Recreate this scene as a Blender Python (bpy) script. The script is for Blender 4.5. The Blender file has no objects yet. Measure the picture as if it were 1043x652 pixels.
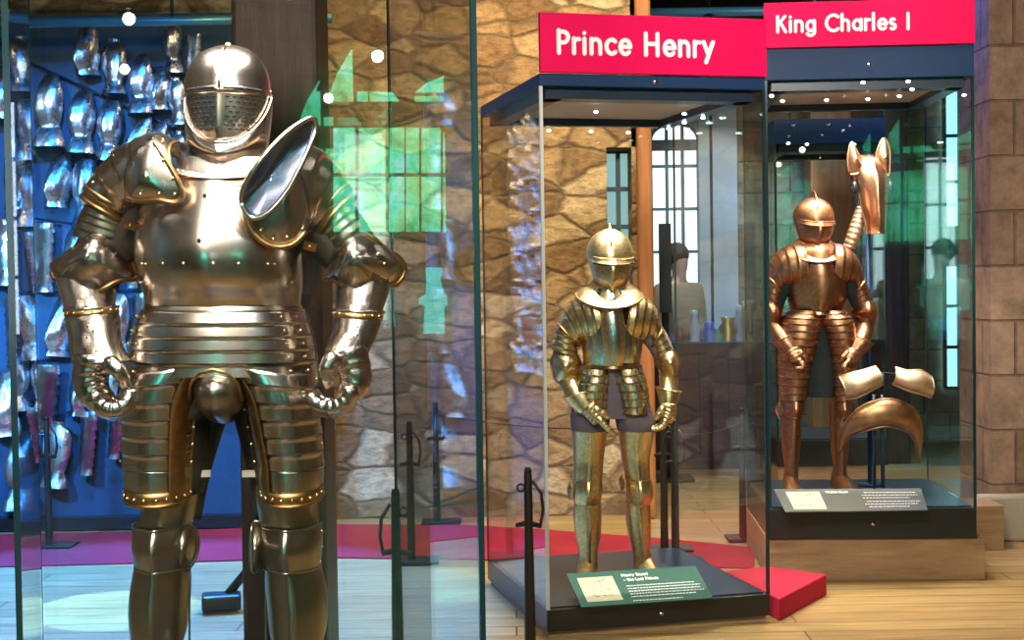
import bpy, bmesh, math, random
from mathutils import Vector, Matrix
random.seed(7)
S = bpy.context.scene
COL = S.collection
R = math.radians
# ---------------------------------------------------------------- camera
F = 1440.0
CAM = Vector((0, 0, 1.6))
cd = bpy.data.cameras.new('camera'); cam = bpy.data.objects.new('camera', cd); COL.objects.link(cam)
cd.sensor_width = 36; cd.lens = 36 * F / 1043; cd.clip_end = 100
MROT = Matrix.Rotation(R(90 - 1.55), 3, 'X') @ Matrix.Rotation(R(-0.85), 3, 'Z')
cam.matrix_world = Matrix.Translation(CAM) @ MROT.to_4x4()
S.camera = cam
# ---------------------------------------------------------------- view and world
S.view_settings.view_transform = 'Standard'; S.view_settings.look = 'None'
S.view_settings.gamma = 1; S.view_settings.use_curve_mapping = False
S.view_settings.exposure = 0.35
S.cycles.transparent_max_bounces = 40
S.cycles.max_bounces = 8
S.cycles.use_denoising = True
S.cycles.sample_clamp_indirect = 6
W = bpy.data.worlds.new('world'); S.world = W; W.use_nodes = True
W.node_tree.nodes['Background'].inputs[0].default_value = (0.80, 0.62, 0.48, 1)
W.node_tree.nodes['Background'].inputs[1].default_value = 0.10
# ---------------------------------------------------------------- lights
def aim(o, loc, to):
    o.location = loc
    o.rotation_euler = (Vector(to) - Vector(loc)).to_track_quat('-Z', 'Y').to_euler()
def area(name, loc, to, sx, sy, power, col, spread=180):
    l = bpy.data.lights.new(name, 'AREA'); l.shape = 'RECTANGLE'; l.size = sx; l.size_y = sy
    l.energy = power; l.color = col; l.spread = R(spread)
    o = bpy.data.objects.new(name, l); COL.objects.link(o); aim(o, loc, to); return o
def spot(name, loc, to, power, col, ang=50, blend=.4, r=.05):
    l = bpy.data.lights.new(name, 'SPOT'); l.energy = power; l.color = col; l.spot_size = R(ang); l.spot_blend = blend
    l.shadow_soft_size = r
    o = bpy.data.objects.new(name, l); COL.objects.link(o); aim(o, loc, to); return o
WARM = (1, .80, .56); WHITE = (1, .95, .9); BLUE = (.01, .29, 1); CYAN = (.12, .75, 1); PINK = (1, .55, .5)
# room
area('ceiling_wash', (.9, 7.4, 4.2), (1.0, 7.6, 0), 1.8, 1.6, 50, WARM, 110)
area('added_armour_softlight', (-.6, 1.3, 4.0), (-.75, 3.9, 1.7), 1.3, .6, 95, (1, .86, .72), 120)  # added soft panel for the broad highlight on the breastplate
area('stone_wall_wash', (.1, 8.4, 4.2), (-.1, 9.6, 1.0), 2.2, .3, 42, (1, .74, .42), 130)
spot('added_sign_fill', (1.2, 1.2, 4.0), (.75, 6.4, 2.5), 330, (1, .93, .9), 42, .7, .12)  # added fills from the front to brighten the red signs
spot('added_sign_fill', (1.9, 1.8, 4.0), (1.9, 7.4, 2.6), 300, (1, .93, .9), 38, .7, .12)
spot('armour_key', (-1.5, -.4, 4.0), (-.75, 3.9, 1.5), 230, (1, .88, .76), 34, .6, .12)
spot('armour_rim', (.9, 1.2, 4.0), (-.7, 3.9, 1.6), 130, (.75, .88, 1), 34, .6, .10)
spot('pier_spot', (2.2, 6.2, 4.0), (3.3, 8.6, 1.6), 45, (1, .72, .56), 70)
spot('right_floor_spot', (2.6, 4.6, 4.1), (2.2, 6.6, 0), 18, (1, .7, .45), 60)
spot('added_wall_fill', (.5, 6.9, 4.0), (-.35, 9.6, .7), 150, (1, .70, .38), 44, .8, .1)  # added fill to warm the lower part of the rubble wall
spot('added_blue_side_spot', (-2.2, 1.0, 4.0), (-3.9, 3.2, 1.2), 700, (.03, .35, 1), 70, .6, .1)  # added to tint the unseen left wall for blue reflections on the armour
spot('warm_side_spot', (2.6, 0.5, 4.0), (5.1, 3.0, 1.6), 260, (1, .6, .3), 70, .6, .1)
# blue stage light over the armour display and the floor before it
spot('blue_display_light', (-2.2, 6.4, 4.0), (-2.7, 9.3, 1.2), 1200, BLUE, 60, .6, .15)
spot('blue_display_light', (-3.6, 6.6, 2.2), (-2.2, 9.3, .9), 900, (.05, .35, 1), 60, .6, .15)
spot('blue_floor_light', (-2.3, 8.7, 4.1), (-2.05, 7.1, 0), 4800, (.02, .26, 1), 50, .3)
spot('sun_stripe_spot', (-3.2, 8.4, 4.0), (-2.0, 7.0, 0), 2000, (.35, .9, 1), 11, .15, .02)  # added spot standing in for a stripe of sunlight on the floor
spot('added_magenta_spot', (-1.6, 8.2, 4.0), (-1.85, 8.6, 0), 120, (1, .35, .9), 22, .3, .02)  # added spot standing in for blue light and sun mixing on the carpet
spot('gold_display_light', (-1.3, 6.9, 3.9), (-1.8, 9.3, 2.7), 170, (1, .78, .42), 26, .8)
spot('white_display_light', (-3.4, 6.8, 3.6), (-2.6, 9.3, 2.0), 110, (.6, .85, 1), 50, .8)
spot('blue_far_light', (2.2, 10.6, 4.0), (2.9, 12.8, 1.2), 260, (.05, .4, 1), 60, .6)
spot('blue_pier_light', (2.35, 9.4, 3.9), (3.0, 8.7, 1.6), 90, (.08, .2, 1), 90, .6)
spot('added_reveal_fill', (2.3, 10.3, 3.6), (1.95, 13.2, 2.0), 260, (.75, .93, 1), 36, .5)  # added fill from the room side to brighten the window reveal
spot('far_floor_spot', (1.4, 12.6, 3.6), (1.4, 11.0, 0), 200, (.8, .93, 1), 80, .6)
# ---------------------------------------------------------------- projection helpers
def ray(px, py):
    return MROT @ Vector(((px - 521.5) / F, (326 - py) / F, -1))
def P(px, py, D, fwd=0.0):
    d = ray(px, py); p = CAM + d * (D / d.y); p.y -= fwd; return p
def G(px, py, z=0.0):
    d = ray(px, py); return CAM + d * ((z - CAM.z) / d.z)
# ---------------------------------------------------------------- materials
def mat(name, base=(.5, .5, .5), rough=.5, metal=0.0, spec=.5, **k):
    m = bpy.data.materials.new(name); m.use_nodes = True
    b = m.node_tree.nodes['Principled BSDF']
    b.inputs['Base Color'].default_value = (*base, 1); b.inputs['Roughness'].default_value = rough
    b.inputs['Metallic'].default_value = metal; b.inputs['Specular IOR Level'].default_value = spec
    return m
def N(m, t, **k):
    n = m.node_tree.nodes.new(t)
    for a, v in k.items():
        setattr(n, a, v)
    return n
def L(m, a, b): m.node_tree.links.new(a, b)
def ramp(m, fac, stops):
    r = N(m, 'ShaderNodeValToRGB'); e = r.color_ramp.elements
    while len(e) < len(stops): e.new(.5)
    for i, (p, c) in enumerate(stops):
        e[i].position = p; e[i].color = (*c, 1)
    L(m, fac, r.inputs[0]); return r.outputs[0]
def coord(m, kind='Object', scale=(1, 1, 1), rot=(0, 0, 0)):
    t = N(m, 'ShaderNodeTexCoord'); mp = N(m, 'ShaderNodeMapping')
    mp.inputs['Scale'].default_value = scale; mp.inputs['Rotation'].default_value = rot
    L(m, t.outputs[kind], mp.inputs[0]); return mp.outputs[0]
def noise(m, vec, scale, detail=4, rough=.55):
    n = N(m, 'ShaderNodeTexNoise'); n.inputs['Scale'].default_value = scale; n.inputs['Detail'].default_value = detail
    n.inputs['Roughness'].default_value = rough; L(m, vec, n.inputs['Vector']); return n.outputs['Fac']
def bump(m, h, strength, dist=.01, norm=None):
    b = N(m, 'ShaderNodeBump'); b.inputs['Strength'].default_value = strength; b.inputs['Distance'].default_value = dist
    L(m, h, b.inputs['Height'])
    if norm: L(m, norm, b.inputs['Normal'])
    return b.outputs[0]
def bsdf(m): return m.node_tree.nodes['Principled BSDF']
def metal(name, c1, c2, r0=.26, r1=.36, sc=6, bs=.05, grime=None):
    m = mat(name, c1, .3, 1.0); v = coord(m)
    n = noise(m, v, sc, 3)
    col = ramp(m, n, [(.25, c2), (.75, c1)] + ([(.78, grime)] if grime else []))
    L(m, col, bsdf(m).inputs['Base Color'])
    mr = N(m, 'ShaderNodeMapRange'); mr.inputs['To Min'].default_value = r0; mr.inputs['To Max'].default_value = r1
    L(m, noise(m, v, sc * 1.5, 2), mr.inputs['Value']); L(m, mr.outputs[0], bsdf(m).inputs['Roughness'])
    L(m, bump(m, noise(m, v, 7, 1), bs, .01), bsdf(m).inputs['Normal'])
    return m
STEEL = metal('polished_steel', (.66, .57, .50), (.50, .42, .36), .17, .30)
BLUE_REFL = metal('blue_reflection_steel', (.26, .30, .42), (.18, .2, .32), .2, .3)  # blue of the reflected light is put into the steel colour
DSTEEL = metal('dark_shaded_steel', (.40, .35, .28), (.30, .26, .21), .24, .36)  # darker copy of the steel; shade on the legs is in its colour
GILT = metal('gilt_border', (.50, .30, .12), (.30, .165, .065), .28, .45, 40, .4)
BRASS = metal('brass_rivet', (.95, .70, .35), (.8, .55, .25), .2, .3)
HGOLD = metal('etched_gilt', (.90, .72, .40), (.55, .37, .16), .25, .42, 55, .5)
HSTEEL = metal('blued_steel', (.50, .62, .58), (.34, .44, .44), .2, .32)
COPPER = metal('engraved_copper_gilt', (.52, .27, .15), (.30, .14, .075), .28, .48, 50, .6)
COPPERL = metal('pale_copper_gilt', (.74, .42, .27), (.52, .27, .16), .25, .4, 50, .5)
SILV = metal('display_steel', (.78, .80, .82), (.5, .52, .55), .18, .4, 5, .6)
SADDLE = metal('saddle_steel', (.66, .38, .20), (.42, .21, .10), .3, .5, 20, .5)
MAIL = mat('dark_mail', (.035, .025, .02), .6, .3)
LEATHER = mat('brown_leather', (.10, .045, .02), .55)
TAPE = mat('pale_tape', (.5, .45, .38), .8)
BLACK = mat('black_paint', (.012, .012, .014), .35)
HOLE = mat('dark_opening', (.004, .004, .004), .9)
NAVY = mat('blue_black_paint', (.012, .022, .045), .3)
NAVYM = mat('navy_header', (.004, .030, .095), .5, 0, .25)
RED = mat('red_sign', (.80, .0, .09), .6, 0, .15)
WHITEP = mat('white_lettering', (.93, .93, .93), .6)
CAPT = mat('caption_white', (.75, .78, .76), .6)
GREENC = mat('green_caption', (.022, .10, .075), .6, 0, .2)
GREYC = mat('dark_caption', (.05, .06, .055), .5)
PAPER = mat('cream_paper', (.55, .52, .36), .7)
INK = mat('grey_drawing', (.22, .24, .2), .7)
SILVER = mat('silver_lock', (.8, .8, .82), .25, 1)
CLOTHB = mat('mauve_reflection_cloth', (.15, .11, .14), .85)  # bluish reflection over the thighs is put into the cloth colour
CLOTHR = mat('brown_breeches', (.16, .06, .035), .85)
CLOTHK = mat('black_cloth', (.010, .016, .018), .9)
BONE = metal('pale_steel', (.92, .72, .50), (.75, .52, .32), .45, .6, 25, .4)
GREYP = mat('case_ceiling_panel', (.42, .36, .30), .5)
EDGE = mat('glass_edge', (.01, .03, .035), .15)
EDGEL = mat('bright_glass_edge', (.62, .66, .62), .3)
SKIN = mat('skin', (.5, .28, .2), .55)
HAIR = mat('dark_hair', (.03, .02, .015), .7)
COAT = mat('tan_coat', (.33, .22, .12), .8)
TROUS = mat('dark_trousers', (.03, .035, .05), .85)
def glass(name, tint, f0=.04):
    m = bpy.data.materials.new(name); m.use_nodes = True; nt = m.node_tree; nt.nodes.clear()
    out = nt.nodes.new('ShaderNodeOutputMaterial'); mx = nt.nodes.new('ShaderNodeMixShader')
    tr = nt.nodes.new('ShaderNodeBsdfTransparent'); tr.inputs[0].default_value = (*tint, 1)
    gl = nt.nodes.new('ShaderNodeBsdfGlossy'); gl.inputs['Roughness'].default_value = 0.0
    g = nt.nodes.new('ShaderNodeNewGeometry'); dp = nt.nodes.new('ShaderNodeVectorMath'); dp.operation = 'DOT_PRODUCT'
    L(m, g.outputs['Normal'], dp.inputs[0]); L(m, g.outputs['Incoming'], dp.inputs[1])
    def M(op, a, b=None):
        n = nt.nodes.new('ShaderNodeMath'); n.operation = op
        for i, x in enumerate((a, b)):
            if x is None: continue
            if isinstance(x, (int, float)): n.inputs[i].default_value = x
            else: L(m, x, n.inputs[i])
        return n.outputs[0]
    fr = M('ADD', M('MULTIPLY', M('POWER', M('SUBTRACT', 1.0, M('ABSOLUTE', dp.outputs['Value'])), 5.0), 1 - f0), f0)
    L(m, fr, mx.inputs[0]); L(m, tr.outputs[0], mx.inputs[1]); L(m, gl.outputs[0], mx.inputs[2]); L(m, mx.outputs[0], out.inputs[0])
    return m
GLASS = glass('clear_case_glass', (.975, .99, .985), .016)
GLASSB = glass('front_case_glass', (.97, .985, .98), .055)
def emis(name, col, st):
    m = mat(name, (0, 0, 0), .5); bsdf(m).inputs['Emission Color'].default_value = (*col, 1); bsdf(m).inputs['Emission Strength'].default_value = st
    return m
LED = emis('lit_led', (1, .95, .8), 14)
LEDC = emis('lit_led_cool', (.6, 1, .95), 10)
DAY = emis('daylight_pane', (.72, .93, 1), 1.5)
DAYT = emis('teal_daylight_pane', (.42, .74, .72), .55)
DAYC = emis('cyan_daylight_pane', (.35, .88, .95), 2.0)
BULB = emis('lit_bulb', (1, .93, .8), 40)
def foliage_day():
    m = mat('foliage_daylight_pane', (0, 0, 0), .5); v = coord(m)
    c = ramp(m, noise(m, v, 3.2, 6, .6), [(.35, (.02, .30, .10)), (.5, (.05, .75, .32)), (.6, (.10, .8, .6)), (.72, (.5, 1, .9))])
    L(m, c, bsdf(m).inputs['Emission Color']); bsdf(m).inputs['Emission Strength'].default_value = 7.0
    return m
FOLDAY = foliage_day()
TEALGLOW = emis('added_teal_glow', (.06, .75, .65), 14)
PALEGLOW = emis('added_pale_glow', (.75, .9, 1), 7)
SLITDAY = emis('slit_daylight_pane', (.05, .75, .62), 5)
def rubble():
    m = mat('rubble_stone', (.4, .3, .2), .9); v0 = coord(m, 'Object', (3.6, 3.6, 6.4))
    nz = N(m, 'ShaderNodeTexNoise'); nz.inputs['Scale'].default_value = .9; nz.inputs['Detail'].default_value = 5; L(m, v0, nz.inputs['Vector'])
    mix = N(m, 'ShaderNodeMix', data_type='VECTOR'); mix.inputs[0].default_value = .36
    L(m, v0, mix.inputs[4]); L(m, nz.outputs['Color'], mix.inputs[5]); v = mix.outputs[1]
    vo = N(m, 'ShaderNodeTexVoronoi', feature='DISTANCE_TO_EDGE'); vo.inputs['Scale'].default_value = 1.35; L(m, v, vo.inputs['Vector'])
    vc = N(m, 'ShaderNodeTexVoronoi', feature='F1'); vc.inputs['Scale'].default_value = 1.35; L(m, v, vc.inputs['Vector'])
    sep = N(m, 'ShaderNodeSeparateColor'); L(m, vc.outputs['Color'], sep.inputs[0])
    cellc = ramp(m, sep.outputs[0], [(.0, (.17, .095, .04)), (.35, (.28, .17, .075)), (.7, (.42, .28, .13)), (1, (.56, .43, .25))])
    fine = noise(m, v0, 5, 6, .65)
    mc = N(m, 'ShaderNodeMix', data_type='RGBA', blend_type='OVERLAY'); mc.inputs[0].default_value = .75
    L(m, cellc, mc.inputs[6]); L(m, ramp(m, fine, [(.3, (.2, .2, .2)), (.7, (.85, .82, .78))]), mc.inputs[7])
    edge = ramp(m, vo.outputs['Distance'], [(.0, (0, 0, 0)), (.10, (1, 1, 1))])
    mm = N(m, 'ShaderNodeMix', data_type='RGBA'); L(m, edge, mm.inputs[0])
    mortar = ramp(m, noise(m, v0, 3, 4), [(.35, (.13, .08, .035)), (.65, (.24, .16, .08))])
    L(m, mortar, mm.inputs[6]); L(m, mc.outputs[2], mm.inputs[7])
    L(m, mm.outputs[2], bsdf(m).inputs['Base Color'])
    b1 = bump(m, edge, .6, .02); b2 = bump(m, fine, .7, .02, b1); L(m, b2, bsdf(m).inputs['Normal'])
    return m
RUBBLE = rubble()
def ashlar(name, c1, c2, mo, bw=.42, rh=.33):
    m = mat(name, c1, .9); t = N(m, 'ShaderNodeTexCoord')
    # use x+y along the wall so that both faces of the pier carry courses
    sp = N(m, 'ShaderNodeSeparateXYZ'); L(m, t.outputs['Object'], sp.inputs[0])
    ad = N(m, 'ShaderNodeMath', operation='ADD'); L(m, sp.outputs[0], ad.inputs[0]); L(m, sp.outputs[1], ad.inputs[1])
    cb = N(m, 'ShaderNodeCombineXYZ'); L(m, ad.outputs[0], cb.inputs[0]); L(m, sp.outputs[2], cb.inputs[1])
    br = N(m, 'ShaderNodeTexBrick'); L(m, cb.outputs[0], br.inputs['Vector'])
    br.inputs['Scale'].default_value = 1; br.inputs['Brick Width'].default_value = bw; br.inputs['Row Height'].default_value = rh
    br.inputs['Mortar Size'].default_value = .010; br.inputs['Mortar Smooth'].default_value = .5
    br.inputs['Color1'].default_value = (*c1, 1); br.inputs['Color2'].default_value = (*c2, 1); br.inputs['Mortar'].default_value = (*mo, 1)
    f = noise(m, t.outputs['Object'], 6, 8, .7)
    mc = N(m, 'ShaderNodeMix', data_type='RGBA', blend_type='OVERLAY'); mc.inputs[0].default_value = .8
    L(m, br.outputs['Color'], mc.inputs[6]); L(m, ramp(m, f, [(.3, (.2, .2, .2)), (.7, (.8, .78, .76))]), mc.inputs[7])
    L(m, mc.outputs[2], bsdf(m).inputs['Base Color'])
    iv = N(m, 'ShaderNodeMath', operation='SUBTRACT'); iv.inputs[0].default_value = 1; L(m, br.outputs['Fac'], iv.inputs[1])
    b1 = bump(m, iv.outputs[0], .8, .02); L(m, bump(m, f, .5, .015, b1), bsdf(m).inputs['Normal'])
    return m
ASHLAR = ashlar('pier_stone', (.34, .23, .16), (.26, .165, .11), (.19, .125, .09))
FARST = ashlar('far_wall_stone', (.30, .26, .17), (.22, .17, .10), (.16, .12, .08), .5, .3)
REVEAL = mat('pale_plaster_reveal', (.42, .47, .50), .85)
def planks():
    m = mat('floor_planks', (.5, .4, .2), .38); v = coord(m)
    br = N(m, 'ShaderNodeTexBrick'); L(m, v, br.inputs['Vector'])
    br.inputs['Scale'].default_value = 1; br.inputs['Brick Width'].default_value = 2.6; br.inputs['Row Height'].default_value = .17
    br.inputs['Mortar Size'].default_value = .005; br.inputs['Mortar Smooth'].default_value = .2
    br.inputs['Color1'].default_value = (.42, .29, .12, 1); br.inputs['Color2'].default_value = (.33, .21, .085, 1); br.inputs['Mortar'].default_value = (.10, .06, .03, 1)
    v2 = coord(m, 'Object', (1.2, 14, 1))
    g = noise(m, v2, 2.2, 6, .65)
    mc = N(m, 'ShaderNodeMix', data_type='RGBA', blend_type='OVERLAY'); mc.inputs[0].default_value = .6
    L(m, br.outputs['Color'], mc.inputs[6]); L(m, ramp(m, g, [(.3, (.25, .24, .22)), (.7, (.8, .8, .78))]), mc.inputs[7])
    L(m, mc.outputs[2], bsdf(m).inputs['Base Color'])
    L(m, bump(m, g, .15, .004), bsdf(m).inputs['Normal'])
    return m
PLANKS = planks()
def woodm(name, c1, c2, sc=(1, 1, 12), rough=.6):
    m = mat(name, c1, rough); v = coord(m, 'Object', sc)
    g = noise(m, v, 2.5, 7, .65)
    L(m, ramp(m, g, [(.3, c2), (.65, c1)]), bsdf(m).inputs['Base Color']); L(m, bump(m, g, .5, .01), bsdf(m).inputs['Normal'])
    return m
OAK = woodm('old_dark_oak', (.085, .035, .025), (.022, .010, .010), (9, 9, .8))
POSTW = woodm('orange_timber', (.50, .20, .06), (.28, .10, .03), (8, 8, .6))
BEAMW = woodm('dark_beam', (.05, .04, .04), (.018, .015, .018), (1, 6, 6))
PLINTHW = woodm('plinth_wood', (.42, .26, .14), (.26, .15, .08), (1.2, 6, 9))
def carpetm():
    m = mat('red_carpet', (.5, .008, .04), .95); v = coord(m); n = noise(m, v, 160, 2)
    L(m, ramp(m, noise(m, v, 3, 3), [(.3, (.24, .002, .014)), (.7, (.36, .004, .024))]), bsdf(m).inputs['Base Color'])
    L(m, bump(m, n, .4, .004), bsdf(m).inputs['Normal']); return m
CARPET = carpetm()
BOARD = mat('dark_blue_board', (.012, .05, .10), .6)

# ---------------------------------------------------------------- mesh builder
class MB:
    def __init__(s): s.v = []; s.f = []; s.m = []; s.sm = []
    def vert(s, p): s.v.append(Vector(p)); return len(s.v) - 1
    def face(s, ids, m=0, sm=True): s.f.append(tuple(ids)); s.m.append(m); s.sm.append(sm)
    def grid(s, rows, m=0, close=False, mf=None, flip=False):
        n = len(rows[0]); base = len(s.v)
        for r in rows: s.v.extend(Vector(p) for p in r)
        for i in range(len(rows) - 1):
            for j in range(n if close else n - 1):
                a = base + i * n + j; b = base + i * n + (j + 1) % n; c = b + n; d = a + n
                mm = mf(i, j) if mf else m
                s.face((a, d, c, b) if flip else (a, b, c, d), mm)
        return base
    def poly(s, pts, m=0, sm=False): s.face([s.vert(p) for p in pts], m, sm)
    def box(s, c, size, m=0, rot=0.0, ax=None):
        hx, hy, hz = [x / 2 for x in size]; c = Vector(c)
        M3 = Matrix.Rotation(rot, 3, 'Z') if ax is None else ax
        ids = [s.vert(c + M3 @ Vector((x, y, z))) for x in (-hx, hx) for y in (-hy, hy) for z in (-hz, hz)]
        for q in ((0, 1, 3, 2), (4, 6, 7, 5), (0, 4, 5, 1), (2, 3, 7, 6), (0, 2, 6, 4), (1, 5, 7, 3)):
            s.face([ids[k] for k in q], m, False)
    def prism(s, pts, z0, z1, m=0, mtop=None):
        n = len(pts); a = [s.vert((p[0], p[1], z0)) for p in pts]; b = [s.vert((p[0], p[1], z1)) for p in pts]
        s.face(a[::-1], m, False); s.face(b, m if mtop is None else mtop, False)
        for i in range(n): s.face((a[i], a[(i + 1) % n], b[(i + 1) % n], b[i]), m, False)
    def tube(s, pts, r, m=0, seg=8, close=False, cap=True, rad=None, flat=1.0, lames=None):
        pts = [Vector(p) for p in pts]; n = len(pts); rows = []
        up = Vector((0, -1, 0))
        for i, p in enumerate(pts):
            a = pts[(i - 1) % n] if close or i > 0 else pts[0]; b = pts[(i + 1) % n] if close or i < n - 1 else pts[-1]
            t = (b - a)
            if t.length < 1e-9: t = Vector((0, 0, 1))
            t.normalize(); w = up - t * up.dot(t)
            if w.length < 1e-3: w = Vector((1, 0, 0)) - t * t.x
            w.normalize(); u = t.cross(w); rr = rad[i] if rad else r
            rows.append([p + (u * math.cos(k * 2 * math.pi / seg) + w * (flat * math.sin(k * 2 * math.pi / seg))) * rr for k in range(seg)])
        if close: rows.append(rows[0])
        base = s.grid(rows, m, True)
        if cap and not close:
            s.face([base + k for k in range(seg)][::-1], m); e = base + (n - 1) * seg; s.face([e + k for k in range(seg)], m)
    def ball(s, c, r, m=0, seg=8, rings=5, sc=(1, 1, 1)):
        c = Vector(c); rows = []
        for i in range(rings + 1):
            a = math.pi * i / rings
            rows.append([c + Vector((math.sin(a) * math.cos(b) * sc[0], math.sin(a) * math.sin(b) * sc[1], math.cos(a) * sc[2])) * r for b in [k * 2 * math.pi / seg for k in range(seg)]])
        s.grid(rows, m, True, flip=True)
    def build(s, name, mats, parent=None, solid=0, rc=False, bevel=0, kind=None):
        if not isinstance(mats, (list, tuple)): mats = [mats]
        me = bpy.data.meshes.new(name)
        off = origin_of(parent) if parent else Vector((0, 0, 0))
        if parent is None and s.v:
            xs = [v.x for v in s.v]; ys = [v.y for v in s.v]; zs = [v.z for v in s.v]
            off = Vector(((min(xs) + max(xs)) / 2, (min(ys) + max(ys)) / 2, min(zs)))
        me.from_pydata([v - off for v in s.v], [], s.f)
        for m_ in mats: me.materials.append(m_)
        me.polygons.foreach_set('material_index', s.m); me.polygons.foreach_set('use_smooth', s.sm)
        me.update()
        if rc:
            bm = bmesh.new(); bm.from_mesh(me); bmesh.ops.recalc_face_normals(bm, faces=bm.faces); bm.to_mesh(me); bm.free()
        o = bpy.data.objects.new(name, me); COL.objects.link(o)
        if parent: o.parent = parent
        else: o.location = off
        ORG[o.name] = off
        if solid:
            md = o.modifiers.new('solid', 'SOLIDIFY'); md.thickness = solid; md.offset = -1
        if bevel:
            md = o.modifiers.new('bevel', 'BEVEL'); md.width = bevel; md.segments = 2; md.limit_method = 'ANGLE'
        if kind: o['kind'] = kind
        return o
ORG = {}
def origin_of(o): return ORG[o.name]
def tag(o, label, cat, group=None, kind=None):
    o['label'] = label; o['category'] = cat
    if group: o['group'] = group
    if kind: o['kind'] = kind
    return o
def thing(name, loc, label, cat, group=None):
    o = bpy.data.objects.new(name, None); COL.objects.link(o); o.location = loc; o.empty_display_size = .1
    ORG[o.name] = Vector(loc)
    return tag(o, label, cat, group)
def catmull(spec, t):
    n = len(spec); i = min(int(t), n - 2); u = t - i
    p0 = spec[max(i - 1, 0)]; p1 = spec[i]; p2 = spec[i + 1]; p3 = spec[min(i + 2, n - 1)]
    return [.5 * (2 * b + (c - a) * u + (2 * a - 5 * b + 4 * c - d) * u * u + (3 * b - a - 3 * c + d) * u ** 3) for a, b, c, d in zip(p0, p1, p2, p3)]
def loft(mb, D, spec, sub=4, seg=28, arc=(0, 360), lames=0, step=.004, m=0, em=None, n=2.0, keel=0, kw=14, d=0, rim=(), rr=.004, bands=None, bm_=None, edge=.84, rivets=(), rvm=None, rvr=.0035, caps=False):
    """Rings between two silhouette points, bulging b forward; A=(x1,y1), B=(x2,y2) in pixels at depth D."""
    spec = [list(r) + [0] * (7 - len(r)) for r in spec]
    closed = abs(arc[1] - arc[0]) >= 359.9
    k = seg if closed else seg + 1
    ths = [R(arc[0] + (arc[1] - arc[0]) * j / seg) for j in range(k)]
    def pos(t, th, off=0.0):
        x1, y1, x2, y2, b, d0, drop = catmull(spec, t)
        A = P(x1, y1, D); B = P(x2, y2, D); c = (A + B) / 2; a = (A - B) / 2; la = max(a.length, 1e-5)
        a = a * ((la + off) / la); cs, sn = math.cos(th), math.sin(th)
        e = 2 / n
        ca = math.copysign(abs(cs) ** e, cs); sa = math.copysign(abs(sn) ** e, sn)
        fw = (b + off) * sa + d0 + d
        if keel: fw += keel * math.exp(-(((math.degrees(th) - 90) / kw) ** 2))
        q = c + a * ca + Vector((0, -fw, 0))
        q.z -= drop * D / F * (max(sn, 0) if drop else 0)
        return q
    T = len(spec) - 1; rows = []; tv = []; isedge = []
    if lames:
        for i in range(lames):
            for u in (0, .3, .6, edge, 1.0):
                tv.append((min((i + u) / lames * T, T), step * (.2 + .8 * u))); isedge.append(u == edge)
    else:
        for i in range(T * sub + 1): tv.append((i / sub, 0)); isedge.append(False)
    for t, off in tv: rows.append([pos(t, th, off) for th in ths])
    mid = len(rows) // 2; j = seg // 2 if not closed else seg // 4
    r0 = rows[mid]; r1 = rows[mid + 1] if mid + 1 < len(rows) else rows[mid - 1]
    cen = sum(r0, Vector()) / len(r0)
    nn = (r0[j + 1] - r0[j]).cross(rows[mid + (1 if mid + 1 < len(rows) else 0)][j] - r0[j] if mid + 1 < len(rows) else r0[j] - r1[j])
    out = r0[j] - cen if closed or abs(arc[1] - arc[0]) > 90 else Vector((0, -1, 0))
    flip = nn.dot(out) < 0
    def mf(i, jj):
        if em is not None and isedge[i]: return em
        if bands:
            a_ = math.degrees(ths[jj])
            for lo, hi in bands:
                if lo <= a_ < hi: return bm_
        return m
    base = mb.grid(rows, m, closed, mf, flip)
    if caps:
        for ri in (0, len(rows) - 1):
            ids = [base + ri * k + q for q in range(k)]
            mb.face(ids, m)
    em_ = em if em is not None else m
    if 'start' in rim: mb.tube(rows[0], rr, em_, 6, closed)
    if 'end' in rim: mb.tube(rows[-1], rr, em_, 6, closed)
    if 'A' in rim and not closed: mb.tube([r[0] for r in rows], rr, em_, 6)
    if 'B' in rim and not closed: mb.tube([r[-1] for r in rows], rr, em_, 6)
    for t, a in rivets:
        mb.ball(pos(t, R(a), step if lames else 0.001), rvr, rvm if rvm is not None else em_, 7, 4)
    return pos
def smooth_closed(pts, k=4):
    n = len(pts); out = []
    for i in range(n):
        p0, p1, p2, p3 = pts[i - 1], pts[i], pts[(i + 1) % n], pts[(i + 2) % n]
        for q in range(k):
            u = q / k
            out.append([.5 * (2 * b + (c - a) * u + (2 * a - 5 * b + 4 * c - d) * u * u + (3 * b - a - 3 * c + d) * u ** 3) for a, b, c, d in zip(p0, p1, p2, p3)])
    return out
def patch(mb, D, pts, cen, m=0, em=None, k=4, rings=6, p=2.0, rr=.004, ridge=None, band=0, rivets=0, rvm=None):
    """A domed plate: closed outline pts (px,py,d) and crown cen (px,py,d)."""
    o = smooth_closed([list(q) + [0] * (3 - len(q)) for q in pts], k)
    rows = []
    for i in range(rings + 1):
        r = 1 - (i / rings) if band == 0 else ([1, 1 - band] + [(1 - band) * (1 - q / (rings - 1)) for q in range(1, rings)])[i]
        h = 1 - r ** p; row = []
        for x, y, d in o:
            row.append(P(cen[0] + (x - cen[0]) * r, cen[1] + (y - cen[1]) * r, D, d + (cen[2] - d) * h))
        rows.append(row)
    nn = (rows[0][1] - rows[0][0]).cross(rows[1][0] - rows[0][0])
    mb.grid(rows, m, True, (lambda i, j: em if (band and i == 0 and em is not None) else m), nn.y > 0)
    if rr: mb.tube(rows[0], rr, em if em is not None else m, 6, True)
    if rivets:
        st = max(1, len(o) // rivets)
        for j in range(0, len(o), st):
            q = (rows[0][j] * .45 + rows[1][j] * .55) + Vector((0, -.002, 0)); mb.ball(q, .0034, rvm if rvm is not None else em, 7, 4)
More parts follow.
